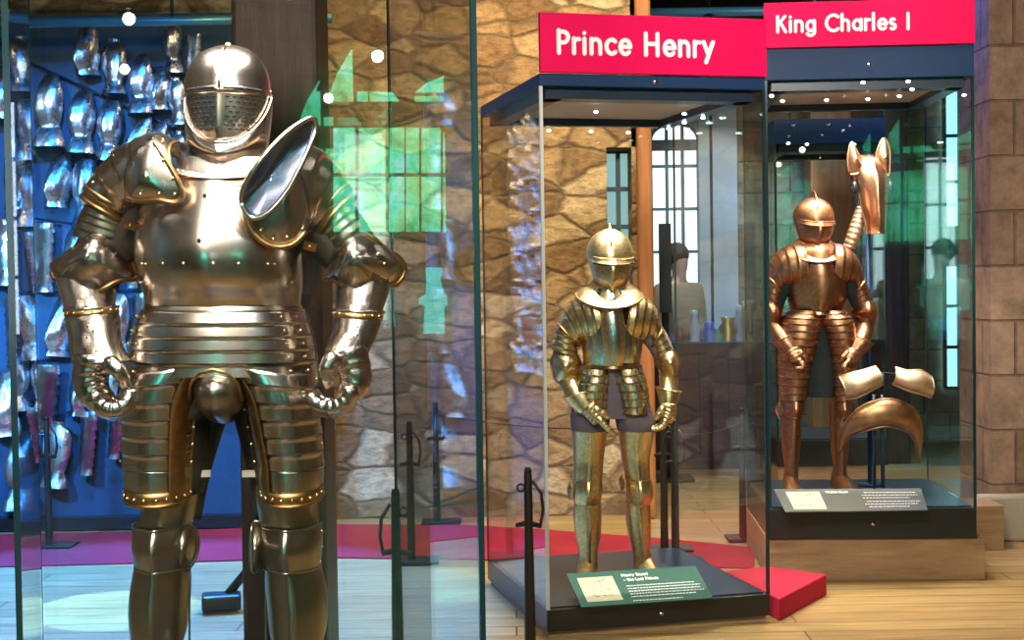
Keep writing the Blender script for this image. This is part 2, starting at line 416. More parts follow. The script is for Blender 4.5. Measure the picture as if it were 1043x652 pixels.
def pipe(mb, D, pts, rad, m=0, seg=10, k=4, flat=1.0, em=None, cap=True):
    """Tapering tube along (px,py,d) points."""
    sp = [list(q) + [r] for q, r in zip(pts, rad)]; out = []; rs = []
    for i in range((len(sp) - 1) * k + 1):
        x, y, d, r = catmull(sp, i / k); out.append(P(x, y, D, d)); rs.append(r)
    mb.tube(out, 0, m, seg, False, cap, rs, flat)
def lamed(mb, D, pts, rad, n, m=0, em=1, seg=12, flat=1.0, step=.0025):
    sp = [list(q) + [r] for q, r in zip(pts, rad)]; T = len(sp) - 1; out = []; rs = []
    for i in range(n):
        for u in (0.02, .5, .98):
            x, y, d, r = catmull(sp, min((i + u) / n * T, T)); out.append(P(x, y, D, d)); rs.append(r + step * u)
    mb.tube(out, 0, m, seg, False, True, rs, flat)
# ================================================================ THE SETTING
def struct(mb, name, mats, **k):
    o = mb.build(name, mats, **k); o['kind'] = 'structure'; return o
b = MB(); b.box((0, 3.8, -.05), (11.4, 20.8, .1)); struct(b, 'floor', PLANKS)
b = MB(); b.box((0, 3.8, 4.35), (11.4, 20.8, .1)); struct(b, 'ceiling', BEAMW)
xe = P(650, 300, 9.6).x
wx0, wx1 = P(619, 250, 9.6).x, P(649, 250, 9.6).x
wz0, wz1 = P(630, 348, 9.6).z, P(630, 150, 9.6).z
b = MB()
b.box(((-3.9 + wx0) / 2, 9.85, 2.15), (wx0 + 3.9, .5, 4.3))
b.box(((wx0 + wx1) / 2, 9.85, wz0 / 2), (wx1 - wx0, .5, wz0)); b.box(((wx0 + wx1) / 2, 9.85, (4.3 + wz1) / 2), (wx1 - wx0, .5, 4.3 - wz1))
b.box(((wx1 + xe) / 2, 9.85, 2.15), (xe - wx1 + .06, .5, 4.3))
struct(b, 'wall_back', RUBBLE)
b = MB(); b.box((-3.95, 1.85, 2.15), (.1, 16.5, 4.3)); struct(b, 'wall_left', RUBBLE)
b = MB(); b.box((5.2, 3.8, 2.15), (.1, 20.4, 4.3)); struct(b, 'wall_right', FARST)
b = MB(); b.box((2.2, 13.6, 2.15), (6.0, .4, 4.3)); struct(b, 'wall_far', FARST)
# small window in the rubble wall
def window(name, x0, x1, z0, z1, y, cols, rows, pm, arch=False, t=.03):
    e = bpy.data.objects.new(name, None); COL.objects.link(e); e.location = ((x0 + x1) / 2, y, z0); e['kind'] = 'structure'; ORG[e.name] = Vector(e.location)
    b = MB(); pts = [(x0, z0), (x1, z0), (x1, z1)]
    if arch:
        cx, r = (x0 + x1) / 2, (x1 - x0) / 2; pts = [(x0, z0), (x1, z0)] + [(cx + r * math.cos(a), z1 - r * .7 + r * .7 * math.sin(a)) for a in [math.pi * k / 12 for k in range(13)]]
    else: pts.append((x0, z1))
    a_ = [b.vert((p[0], y, p[1])) for p in pts]; c_ = [b.vert((p[0], y + .02, p[1])) for p in pts]
    b.face(a_, 0, False); b.face(c_[::-1], 0, False)
    for i in range(len(pts)): b.face((a_[i], c_[i], c_[(i + 1) % len(pts)], a_[(i + 1) % len(pts)]), 0, False)
    b.build('pane', pm, e)
    b = MB()
    for i in range(cols + 1):
        x = x0 + (x1 - x0) * i / cols; zt = z1
        if arch: zt = z1 - (x1 - x0) / 2 * .7 * (1 - math.sqrt(max(0, 1 - ((x - (x0 + x1) / 2) / ((x1 - x0) / 2)) ** 2)))
        b.box((x, y - .03, (z0 + zt) / 2), (t, .04, zt - z0))
    for j in range(rows + 1):
        z = z0 + (z1 - z0) * j / rows
        if arch and j == rows: continue
        b.box(((x0 + x1) / 2, y - .035, z), (x1 - x0, .04, t))
    if arch:
        cx, r = (x0 + x1) / 2, (x1 - x0) / 2
        b.tube([(cx + r * math.cos(a), y - .03, z1 - r * .7 + r * .7 * math.sin(a)) for a in [math.pi * k / 16 for k in range(17)]], t * .6, 0, 6)
        zb = z1 - r * .7 - .05; b.box((cx, y - .04, zb), (x1 - x0, .06, .10))
    b.build('window_frame', WFR, e)
    return e
WFR = mat('window_bars', (.10, .16, .18), .6)
window('window_1', wx0, wx1, wz0, wz1, 9.95, 2, 5, DAYT)
a0, a1 = P(664, 285, 13.35).x, P(712, 285, 13.35).x
window('window_2', a0, a1, P(690, 300, 13.35).z, P(690, 126, 13.35).z, 13.35, 3, 4, DAY, True, .028)
window('window_3', P(961, 200, 13.35).x, P(992, 200, 13.35).x, P(970, 232, 13.35).z, P(970, 92, 13.35).z, 13.35, 2, 3, DAYC, False, .03)
window('window_4', P(961, 300, 13.35).x, P(990, 300, 13.35).x, P(970, 395, 13.35).z, P(970, 270, 13.35).z, 13.35, 2, 3, DAYC, False, .03)
window('window_5', P(908, 200, 13.35).x, P(922, 200, 13.35).x, P(915, 215, 13.35).z, P(915, 118, 13.35).z, 13.35, 1, 2, DAYT, False, .03)
b = MB()
for x0, x1 in ((713, 724), (727, 752)): b.box(((P(x0, 280, 13.2).x + P(x1, 280, 13.2).x) / 2, 13.3, 2.15), (P(x1, 280, 13.2).x - P(x0, 280, 13.2).x, .2, 4.3))
struct(b, 'trim_1', REVEAL)
# right pier
px0 = P(1009, 300, 8.5).x
b = MB(); b.box(((px0 + 5.1) / 2, 8.8, 2.15), (5.1 - px0, .6, 4.3)); struct(b, 'wall_pier', ASHLAR)
b = MB(); b.box((P(1028, 540, 8.46).x + .3, 8.46, .14), (1.0, .1, .28)); struct(b, 'trim_2', mat('pale_footing_stone', (.42, .38, .30), .9), bevel=.02)
# old oak pillar behind the great armour, timber post at the end of the rubble wall
def post(name, x0, x1, y, dep, z1, m, label, cat='post'):
    b = MB(); b.box(((x0 + x1) / 2, y + dep / 2, z1 / 2), (x1 - x0, dep, z1))
    o = b.build(name, m, bevel=.02); tag(o, label, cat); return o
post('oak_pillar', P(241, 330, 5.5).x, P(328, 330, 5.5).x, 5.5, .36, 4.3, OAK, 'massive dark oak pillar behind the largest silver armour', 'pillar')
post('timber_post', P(650, 200, 9.4).x, P(665, 200, 9.4).x, 9.4, .14, 4.3, POSTW, 'orange brown timber post at the end of the rubble wall')
post('timber_post', P(826, 200, 12.6).x, P(868, 200, 12.6).x, 12.6, .3, 4.3, POSTW, 'broad orange brown timber post seen behind the copper armour helmet')
post('timber_post', P(900, 200, 12.0).x, P(926, 200, 12.0).x, 12.0, .25, 4.3, OAK, 'dark weathered timber post behind the horse head armour')
# beams overhead
for i, (y, z) in enumerate(((11.6, 4.12), (13.0, 4.15))):
    b = MB(); b.box((1.6, y, z), (5.0, .25, .3)); tag(b.build('ceiling_beam', BEAMW, bevel=.02), ('dark ceiling beam crossing above both red signs', 'dark ceiling beam against the far stone wall')[i], 'beam', )
b = MB(); tz = P(720, 12, 11.0).z
b.tube([(P(640, 12, 11).x, 11.0, tz), (P(1000, 12, 11).x, 11.0, tz)], .035, 0, 10)
tr = thing('lighting_bar', (1.8, 11.0, tz), 'blue lighting bar hung under the dark ceiling above the signs', 'lighting bar')
b.build('bar', mat('blue_bar', (.10, .35, .6), .4, .3), tr)
for px in (722, 830, 960):
    c = P(px, 20, 11); b = MB(); b.tube([(c.x, 11, tz), (c.x, 11, 4.3)], .012, 0, 6); b.build('hanger', BLACK, tr)
    b = MB(); b.tube([(c.x, 11, tz - .04), (c.x, 10.93, tz - .16)], 0, 0, 12, rad=[.045, .06]); b.build('lamp_housing', BLACK, tr)
b = MB(); lz = P(190, 30, 9.2).z
tl = thing('lighting_bar', (P(190, 30, 9.2).x, 9.2, lz), 'black lighting bar hung above the wall of hanging armour', 'lighting bar')
b.tube([(-3.3, 8.9, lz), (-1.1, 8.9, lz)], .03, 0, 8); b.tube([(-3.3, 8.9, lz + .25), (-1.1, 8.9, lz + .25)], .02, 0, 8); b.build('bar', mat('teal_bar', (.06, .22, .28), .35, .5), tl)
for x in (-3.0, -2.1, -1.3):
    b = MB(); b.tube([(x, 8.9, lz), (x, 8.9, 4.3)], .012, 0, 6); b.build('hanger', BLACK, tl)
# carpet and the red step
b = MB()
cp = [(-40, 547), (15, 545), (200, 541), (340, 535), (480, 536), (560, 541), (680, 550), (770, 559), (768, 580), (690, 578), (590, 577), (490, 571), (340, 569), (200, 573), (15, 578), (-40, 579)]
b.prism([tuple(G(x, y).xy) for x, y in cp], 0, .008)
tag(b.build('carpet_runner', CARPET), 'long red carpet runner across the plank floor behind the glass cases', 'carpet')
b = MB(); b.prism([(1.225, 6.545), (1.565, 7.08), (1.30, 7.30), (1.07, 7.19)], 0, .105)
tag(b.build('carpeted_step', mat('bright_red_carpet', (.50, .006, .04), .9), bevel=.006), 'low bright red carpeted block on the floor beside the middle glass case', 'step')

# ================================================================ STROKE LETTERS
def arc(cx, cy, rx, ry, a0, a1, n=14):
    return [(cx + rx * math.cos(R(a0 + (a1 - a0) * i / n)), cy + ry * math.sin(R(a0 + (a1 - a0) * i / n))) for i in range(n + 1)]
GL = {
 'P': (.60, [[(.09, 0), (.09, 1)], [(.09, .94)] + [(.28, .94)] + arc(.28, .70, .24, .24, 90, -90) + [(.09, .46)]]),
 'r': (.36, [[(.08, 0), (.08, .66)], arc(.27, .41, .19, .22, 180, 70)]),
 'i': (.24, [[(.10, 0), (.10, .66)], [(.10, .90), (.10, .905)]]),
 'n': (.60, [[(.08, 0), (.08, .66)], arc(.28, .42, .2, .22, 180, 0) + [(.48, 0)]]),
 'c': (.54, [arc(.32, .33, .25, .31, 48, 312)]),
 'e': (.62, [[(.07, .34), (.54, .34)], arc(.31, .33, .24, .31, 0, 318)]),
 ' ': (.36, []),
 'H': (.80, [[(.09, 0), (.09, .96)], [(.64, 0), (.64, .96)], [(.09, .5), (.64, .5)]]),
 'y': (.56, [[(.04, .66), (.28, .06)], [(.50, .66), (.16, -.26)]]),
 'K': (.66, [[(.09, 0), (.09, .96)], [(.54, .96), (.12, .46)], [(.25, .58), (.58, 0)]]),
 'g': (.62, [arc(.30, .33, .23, .30, 0, 360), [(.53, .66), (.53, -.04)], arc(.29, -.03, .24, .23, 0, -150)]),
 'C': (.84, [arc(.50, .48, .43, .48, 48, 312, 20)]),
 'h': (.60, [[(.08, 0), (.08, 1)], arc(.28, .42, .2, .22, 180, 0) + [(.48, 0)]]),
 'a': (.62, [arc(.30, .33, .23, .30, 0, 360), [(.53, .66), (.53, 0)]]),
 'l': (.24, [[(.10, 0), (.10, 1)]]),
 's': (.44, [arc(.21, .48, .14, .155, 50, 270, 8) + arc(.21, .17, .15, .155, 90, -140, 8)]),
 'I': (.26, [[(.12, 0), (.12, .96)]]),
 'S': (.56, [arc(.28, .70, .2, .24, 50, 270, 8) + arc(.28, .24, .21, .22, 90, -140, 8)]),
 't': (.36, [[(.14, 0), (.14, .9)], [(.0, .62), (.30, .62)]]),
 'u': (.60, [[(.08, .66)] + arc(.28, .24, .2, .22, 180, 360) + [(.48, .66)], [(.48, .66), (.48, 0)]]),
 'o': (.62, [arc(.31, .33, .24, .31, 0, 360)]),
 'L': (.50, [[(.09, .96), (.09, .03), (.44, .03)]]),
 '-': (.50, [[(.04, .33), (.40, .33)]]),
}
def letters(text, O, U, V, h, w=.15, depth=.004, gap=0.0):
    """Rounded strokes in the plane O + U*x + V*y, letter height h."""
    b = MB(); U = Vector(U).normalized(); V = Vector(V).normalized(); Nn = U.cross(V); x0 = 0; hw = w / 2
    cnt = 0
    def pt(x, y, z): return Vector(O) + U * (x * h) + V * (y * h) + Nn * z
    for ch in text:
        adv, st = GL[ch]
        for s in st:
            for q in range(len(s) - 1):
                (ax, ay), (bx, by) = s[q], s[q + 1]; dx, dy = bx - ax, by - ay; l = math.hypot(dx, dy)
                if l < 1e-6: continue
                a0 = math.atan2(dy, dx)
                out = [(bx + hw * math.cos(a0 + R(t)), by + hw * math.sin(a0 + R(t))) for t in (-90, -45, 0, 45, 90)] + [(ax + hw * math.cos(a0 + R(t)), ay + hw * math.sin(a0 + R(t))) for t in (90, 135, 180, 225, 270)]
                cnt += 1
                f = [b.vert(pt(x0 + x, y, depth + (cnt % 11) * 1.5e-4)) for x, y in out]; g = [b.vert(pt(x0 + x, y, 0)) for x, y in out]
                b.face(f, 0, False)
                for i in range(len(out)): b.face((f[i], g[i], g[(i + 1) % 10], f[(i + 1) % 10]), 0, False)
        x0 += adv + gap
    return b, x0 * h

# ================================================================ GLASS CASES
def case(cx, cy, ang, w, dp, z0, hb, zt, hh, label, sign=None, leds=(), ledg=None, bright_left=False, locks=True, gl=GLASS, floor_m=None):
    """cx,cy: front left corner; z0 underside of the base, hb base height, zt top of the glass, hh header height."""
    U = Vector((math.cos(R(ang)), math.sin(R(ang)), 0)); V = Vector((-U.y, U.x, 0)); C0 = Vector((cx, cy, 0))
    ax = Matrix.Rotation(R(ang), 3, 'Z')
    def q(u, v, z): return C0 + U * u + V * v + Vector((0, 0, z))
    t = thing('display_case', q(w / 2, dp / 2, z0), label, 'display case')
    b = MB(); b.box(q(w / 2, dp / 2, z0 + hb / 2), (w, dp, hb), 0, 0, ax); b.build('base', BLACK, t, bevel=.004)
    b = MB(); b.box(q(w / 2, dp / 2, z0 + hb + .004), (w - .05, dp - .05, .008), 0, 0, ax); b.build('floor_tray', floor_m or NAVY, t)
    zb = z0 + hb; gt = .008
    for u, v, sx, sy in ((w / 2, gt / 2, w - .03, gt), (w / 2, dp - gt / 2, w - .03, gt), (gt / 2, dp / 2, gt, dp - .03), (w - gt / 2, dp / 2, gt, dp - .03)):
        b = MB(); b.box(q(u, v, (zb + zt) / 2), (sx, sy, zt - zb), 0, 0, ax); b.build('glass_pane', gl, t)
    for i, (u, v) in enumerate(((0, 0), (w, 0), (w, dp), (0, dp))):
        b = MB(); k = .014 if i < 2 else .009
        b.box(q(u + (k / 2 if u == 0 else -k / 2), v + (k / 2 if v == 0 else -k / 2), (zb + zt) / 2), (k, k, zt - zb), 0, 0, ax)
        o = b.build('corner_seal', EDGEL if (i == 0 and bright_left) else EDGE, t)
    b = MB(); b.box(q(w / 2, dp / 2, zt + hh / 2), (w, dp, hh), 0, 0, ax)
    hd = b.build('header', NAVYM, t, bevel=.004)
    b = MB()   # inner fascia ring under the header
    fh = .05
    for u, v, sx, sy in ((w / 2, .10, w - .08, .12), (w / 2, dp - .07, w - .08, .06), (.08, dp / 2, .08, dp - .1), (w - .08, dp / 2, .08, dp - .1)):
        b.box(q(u, v, zt - fh / 2), (sx, sy, fh), 0, 0, ax)
    b.build('light_frame', NAVY, t)
    b = MB(); b.box(q(w / 2, dp / 2 + .03, zt - .008), (w - .24, dp - .3, .012), 0, 0, ax); b.build('ceiling_panel', GREYP, t)
    for px, py in leds:
        c = G(px, py, zt - .055); b = MB(); b.ball(c, .011, 0, 10, 6, (1, 1, .6)); b.build('spot_lamp', ledg or LED, t)
    if sign:
        txt, sz0, sz1, th, tu, tz = sign
        b = MB(); b.box(q(w / 2, .0125 - .02, (sz0 + sz1) / 2), (w, .03, sz1 - sz0), 0, 0, ax); sg = b.build('sign_board', RED, t, bevel=.002)
        sg['label'] = 'bright pinkish red sign board reading ' + txt
        b, wd = letters(txt, q(tu, -.0235, tz), U, (0, 0, 1), th, .19, .004, .105)
        b.build('sign_lettering', WHITEP, sg)
    if locks:
        for z in ((zt + hh * .5) if hh < .1 else (zt + hh * .42), z0 + hb * .5):
            b = MB(); c = q(w / 2, -.004, z)
            b.tube([c, c - V * .008], .011, 0, 12); b.build('lock', SILVER, t)
    return t, q, U, V, ax
# front case, around the largest armour
c1, q1, U1, V1, ax1 = case(-1.118, 3.14, 16, 1.085, 1.08, .24, .14, 2.66, .12, 'tall glass case enclosing the largest silver armour, standing nearest', locks=False, gl=GLASSB, floor_m=NAVY)
b = MB(); b.box(q1(.5425, .54, .12), (1.06, 1.05, .24), 0, 0, ax1); tag(b.build('wooden_plinth', PLINTHW, bevel=.004), 'wooden plinth under the nearest glass case of the largest armour', 'plinth')
# middle case
LH = [(559, 133), (602, 134), (640, 135), (681, 131), (697, 125), (716, 120), (607, 114), (697, 116)]
c2, q2, U2, V2, ax2 = case(.137, 6.28, 13.8, 1.075, 1.2, .03, .10, 2.465, .056, 'tall glass case with a red Prince Henry sign on its header', ('Prince Henry', 2.523, 2.785, .100, .075, 2.608), LH, LEDC, True)
b = MB(); b.box(q2(.5375, .6, .015), (1.05, 1.15, .03), 0, 0, ax2); tag(b.build('wooden_plinth', PLINTHW), 'thin wooden plinth board under the middle glass case', 'plinth')
# right case
LC = [(797, 103), (842, 102), (884, 101), (879, 84), (916, 98), (925, 83), (929, 91), (786, 98), (982, 97)]
c3, q3, U3, V3, ax3 = case(1.338, 7.42, -3.2, 1.078, 1.06, .222, .16, 2.63, .165, 'tall glass case with a red King Charles I sign beside the stone pier', ('King Charles I', 2.797, 3.03, .084, .06, 2.878), LC, LED, False)
b = MB(); b.box(q3(.56, .53, .11), (1.13, 1.02, .22), 0, 0, ax3); tag(b.build('wooden_plinth', PLINTHW, bevel=.004), 'knotty wooden plinth carrying the case nearest the stone pier', 'plinth')
p = P(1003, 540, 8.3); b = MB(); b.box((p.x - .03, 8.32, .13), (.2, .3, .26)); tag(b.build('wooden_box', PLINTHW, bevel=.004), 'small brown wooden box on the floor between plinth and pier', 'box')
# far case seen through the right one
c4, q4, U4, V4, ax4 = case(P(789, 200, 9.7).x, 9.7, 0, P(903, 200, 9.7).x - P(789, 200, 9.7).x, .8, .30, .18, P(850, 146, 9.7).z, .17, 'farther glass case with dark header seen behind the copper armour', None, [(803, 124 + 22), (822, 147), (870, 147)], LED, False, False)
b = MB(); b.box(q4(.38, .4, .15), (.74, .76, .3), 0, 0, ax4); tag(b.build('wooden_plinth', PLINTHW), 'wooden plinth below the farther case behind the copper armour', 'plinth')
def caselight(q, w, d, z, power, col=(1, .93, .84)):
    c = q(w / 2, d * .38, z); area('case_light', c, c + Vector((0, .05, -1)), w * .6, d * .5, power, col, 115)
caselight(q2, 1.07, 1.2, 2.40, 34, (1, .95, .82)); caselight(q3, 1.07, 1.06, 2.57, 32, (1, .85, .72)); caselight(q4, .76, .8, P(850, 146, 9.7).z - .06, 6)
caselight(q1, 1.08, 1.08, 2.6, 22)
# ================================================================ REAR WINDOW (the one mirrored in the front glass)
n1 = -V1; Lg = q1(0, 0, 0)
def mirrored(px, py, Y=-6.0):
    d = ray(px, py); t = (Lg - CAM).dot(n1) / d.dot(n1); h = CAM + d * t
    r = d - n1 * (2 * d.dot(n1)); s = (Y - h.y) / r.y; return h + r * s
def rear(name, polys, m, fr=True):
    allp = [mirrored(x, y) for pl in polys for x, y in pl]
    c = sum(allp, Vector()) / len(allp)
    e = bpy.data.objects.new(name, None); COL.objects.link(e); e.location = c; e['kind'] = 'structure'; ORG[e.name] = c
    for pl in polys:
        b = MB(); f = [mirrored(x, y) for x, y in pl]; g = [v + Vector((0, -.03, 0)) for v in f]
        fi = [b.vert(v) for v in f]; gi = [b.vert(v) for v in g]; b.face(fi, 0, False); b.face(gi[::-1], 0, False)
        for i in range(len(f)): b.face((fi[i], gi[i], gi[(i + 1) % len(f)], fi[(i + 1) % len(f)]), 0, False)
        b.build('pane', m, e)
    return e
pan = []
for x0, x1 in ((341, 362), (367, 393), (398, 412), (415, 427), (431, 449), (453, 461), (465, 480)):
    for y0, y1 in ((130, 176), (180, 236)): pan.append([(x0, y0), (x1, y0), (x1, y1), (x0, y1)])
pan += [[(334, 103), (345, 74), (359, 50), (360, 103)], [(365, 93), (375, 93), (375, 103), (365, 103)], [(378, 93), (400, 94), (407, 103), (378, 103)], [(424, 103), (424, 98), (458, 98), (458, 103)],
        [(424, 94), (436, 84), (458, 75), (458, 94)], [(463, 73), (481, 69), (481, 96), (463, 96)]]
rear('window_6', pan, FOLDAY)
sl = arc(443, 276, 8, 10, 200, -20, 10)
rear('window_7', [sl + [(449, 286), (453, 300), (460, 303), (459, 311), (453, 312), (453, 340), (433, 340), (434, 312), (428, 310), (428, 304), (435, 300), (436, 288)]], SLITDAY)
wc = mirrored(410, 170)
b = MB(); b.box((.6, -6.25, 2.15), (9.3, .3, 4.3)); struct(b, 'wall_front', FARST)
w8 = window('added_window_8', -2.25, -1.75, .7, 3.4, -6.08, 1, 4, TEALGLOW, False, .03)  # unseen glowing pane added for the teal streaks on the armour
w9 = window('added_window_9', .55, 1.0, 1.2, 3.2, -6.08, 1, 4, PALEGLOW, False, .03)  # unseen glowing pane added to give the armour pale reflections
for o in list(w8.children) + list(w9.children):
    if o.name.startswith('window_frame'): o.location.y += .09
# ================================================================ THE LARGEST ARMOUR
def sub_plates(): pass
def big_suit():
    D = 3.9
    base = P(234, 300, D); base.z = .40
    t = thing('armour_suit', base, 'huge silver steel armour with gilt bordered plates, large lamed thigh guards and closed helmet', 'suit of armour')
    MT = [STEEL, GILT, BRASS, HOLE, DSTEEL, BLUE_REFL]
    def mk(name, fn, mats=None, solid=0, parent=None):
        b = MB(); fn(b); return b.build(name, mats or MT, parent or t, solid)
    # ---- helmet
    def skull(b):
        loft(b, D, [(229, 46, 239, 46, .012, -.01), (214, 50, 252, 50, .055, -.005), (201, 59, 264, 59, .092), (192, 73, 272, 73, .118), (189, 88, 275, 88, .128), (190, 97, 276, 97, .134)], seg=40, keel=.006, kw=5)
        loft(b, D, [(189, 92, 276, 92, .128), (190, 105, 276, 105, .122), (190, 120, 275, 120, .118), (191, 150, 273, 150, .115)], arc=(180, 360), seg=24)
        b.ball(P(233, 48, D, .01), .012, 0, 10, 6)
    h = mk('helmet', skull, solid=.002)
    def comb(b):
        pts = [P(234, y, D, f) for y, f in ((49, .035), (55, .085), (64, .113), (76, .130), (88, .139), (97, .145))]
        b.tube(pts, .0045, 0, 8); 
        pts = [P(232, y, D, f) for y, f in ((47, .0), (50, -.05), (60, -.09), (80, -.13), (110, -.13))]
        b.tube(pts, .005, 0, 8)
    mk('comb', comb, parent=h)
    def visor(b):
        pos = loft(b, D, [(191, 96, 275, 96, .130), (191, 108, 275, 108, .132), (192, 122, 274, 122, .134), (194, 134, 272, 134, .133), (197, 145, 269, 145, .126), (202, 154, 264, 154, .116)], arc=(5, 175), seg=36, keel=.010, kw=9, m=4)
        loft(b, D, [(190, 94, 276, 94, .137), (190, 98, 276, 98, .143), (191, 101, 275, 101, .138)], arc=(0, 180), seg=36, keel=.006, kw=5, sub=2)
        for i, t_ in enumerate((.75, 1.1, 1.45, 1.8, 2.15, 2.5, 2.85, 3.2)):
            for k in range(-6, 7):
                a = 90 + k * 9 + (4.5 if i % 2 else 0)
                if abs(k) > 6.5 - i * .3 or abs(a - 90) < 5: continue
                p = pos(t_, R(a), .0008); q_ = pos(t_, R(a + 5), .0008); b.tube([p, q_], .0021, 3, 5)
        for a0, a1 in ((30, 55), (58, 84), (96, 122), (125, 150)):
            prow = [P(0, 0, 1)] ; pr = []
            for k in range(7):
                a = R(a0 + (a1 - a0) * k / 6)
                A = P(190, 96, D); B_ = P(276, 96, D); c = (A + B_) / 2; e = (A - B_) / 2
                pr.append(c + e * math.cos(a) * 1.01 + Vector((0, -(.1415 + .0) * math.sin(a) - .006 * math.exp(-(((math.degrees(a) - 90) / 5) ** 2)), 0)))
            b.tube(pr, .0033, 3, 6)
    mk('visor', visor, parent=h)
    def bevor(b):
        loft(b, D, [(189, 98, 277, 98, .126, 0, 52), (189, 108, 277, 108, .136, 0, 48), (190, 125, 276, 125, .140, 0, 36), (192, 142, 274, 142, .128, 0, 26), (194, 155, 271, 155, .112, 0, 20)], arc=(-5, 185), seg=40, keel=.016, kw=16, rim=('start',), rr=.0025)
        for s in (-1, 1):
            for q_ in ((205, 134), (262, 134)): b.ball(P(q_[0], q_[1], D, .105), .004, 2, 7, 4)
    mk('bevor', bevor, solid=.002, parent=h)
    def collar(b):
        loft(b, D, [(193, 150, 272, 150, .108, 0, 17), (191, 158, 274, 158, .112, 0, 17), (189, 166, 277, 166, .122, 0, 17)], lames=2, step=.006, arc=(0, 360), seg=36, m=0)
    mk('neck_lames', collar)
    def gorget(b):
        pos = loft(b, D, [(189, 160, 277, 160, .118, .0, 14), (180, 160, 286, 160, .135, .01, 18), (168, 161, 297, 161, .150, .02, 25)], arc=(0, 360), seg=48, rim=('end',), rr=.003, n=2.3)
        for a in (50, 58, 66, 114, 122, 130): b.ball(pos(1.5, R(a), .001), .004, 2, 7, 4)
    mk('gorget', gorget)
    # ---- trunk
    TR = [(176, 162, 292, 162, .115, .0), (160, 182, 300, 182, .150, .005), (146, 205, 305, 205, .172, .012), (141, 235, 306, 235, .195, .02), (142, 262, 307, 262, .208, .022), (146, 286, 308, 286, .200, .015), (149, 303, 306, 303, .178, .005), (149, 314, 305, 314, .170, .0)]
    def breast(b):
        pos = loft(b, D, TR, arc=(-8, 188), seg=56, sub=6, keel=.006, kw=10, n=2.15)
        for x, y in ((235, 206), (237, 248)):
            th = R(90); tt = (y - 182) / 24 + 1 if y < 240 else 3.5
            p = pos(1.95 if y < 240 else 3.45, R(89), .001); b.ball(p, .006, 3, 10, 5)
        for tt, aa in ((4.3, (38, 44, 62, 78, 96, 112, 134, 140)), (5.1, (20, 28, 150, 158))):
            for a in aa: b.ball(pos(tt, R(a), .001), .0036, 2, 7, 4)
    mk('breastplate', breast, solid=.002)
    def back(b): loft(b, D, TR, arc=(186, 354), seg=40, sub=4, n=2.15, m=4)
    mk('backplate', back)
    def border(b):
        loft(b, D, [(160, 178, 300, 178, .156, .006, 7), (158, 186, 301, 186, .162, .008, 8)], arc=(58, 120), seg=24, n=2.15, m=1, rim=('start', 'end'), rr=.003, sub=2)
        pos = None
        pass
    mk('neckline_border', border)
    mk('waist_border', lambda b: loft(b, D, [(149, 311, 306, 311, .176, .001), (146, 317, 309, 317, .184, .001)], arc=(-6, 186), seg=48, n=2.15, m=4, rim=('end',), rr=.003, sub=2))
    # ---- fauld: lower edge sags outward
    FA = [(147, 315, 308, 315, .184), (141, 328, 312, 328, .192), (137, 341, 316, 341, .197), (134, 354, 319, 354, .200), (132, 367, 321, 367, .202), (131, 380, 324, 380, .203)]
    def fauld(b):
        pos = loft(b, D, FA, arc=(-4, 184), seg=56, lames=5, step=.004, n=2.3, em=4, edge=.9)
        for i in range(5):
            for a in (22, 40, 140, 158): b.ball(pos((i + .55), R(a), .006), .0036, 2, 7, 4)
    mk('fauld', fauld, solid=.0015)
    def culet(b): loft(b, D, FA, arc=(182, 358), seg=40, lames=5, step=.007, n=2.3, m=4)
    mk('culet', culet)
    # ---- tassets
    TL = [(131, 378, 232, 368, .165, .035), (131, 392, 219, 384, .150, .05), (132, 408, 209, 404, .135, .058), (132, 424, 205, 422, .128, .055), (132, 440, 203, 440, .122, .05), (132, 457, 201, 457, .118, .045), (132, 473, 200, 473, .114, .04)]
    TRt = [(232, 368, 324, 378, .165, .035), (246, 384, 325, 392, .150, .05), (257, 404, 327, 408, .135, .058), (261, 422, 328, 424, .128, .055), (264, 440, 329, 440, .122, .05), (267, 457, 330, 457, .118, .045), (269, 473, 331, 473, .114, .04)]
    for sp, inner in ((TL, 'B'), (TRt, 'A')):
        L_ = inner == 'B'
        def tas(b):
            arcs = (-35, 172) if L_ else (8, 215)
            pos = loft(b, D, sp, arc=arcs, seg=44, lames=6, step=.004, n=2.2, em=4, edge=.9)
            # last large plate
            x0, x1 = (132, 200) if L_ else (269, 331)
            end = [(x0, 473, x1, 473, .116, .04), (x0, 484, x1, 484, .115, .038, 2), (x0 + 1, 494, x1 - 1, 494, .112, .036, 5), (x0 + 2, 500, x1 - 2, 500, .110, .034, 6)]
            loft(b, D, end, arc=arcs, seg=40, n=2.2)
            # gilt border band down the inner side and round the hem
            ina = (122, 173) if L_ else (7, 58)
            full = sp + end[1:]
            pos2 = loft(b, D, [tuple(list(r) + [0] * (7 - len(r))) for r in full], arc=ina, seg=8, n=2.2, m=1, d=0.011, sub=3, rim=(inner,), rr=.004)
            hem = [(x0 + 0, 491, x1, 491, .122, .036, 4), (x0 + 1, 502, x1 - 1, 502, .119, .034, 6)]
            posh = loft(b, D, hem, arc=arcs, seg=40, n=2.2, m=1, sub=2, rim=('end',), rr=.0045)
            for i in range(6):
                b.ball(pos(i + .5, R(158 if L_ else 22), .014), .0042, 2, 8, 4)
                b.ball(pos(i + .5, R(12 if L_ else 168), .008), .0036, 2, 8, 4)
            for a in range(15, 170, 17): b.ball(posh(.5, R(a), .002), .0042, 2, 8, 4)
        mk('tasset', tas, solid=.0015)
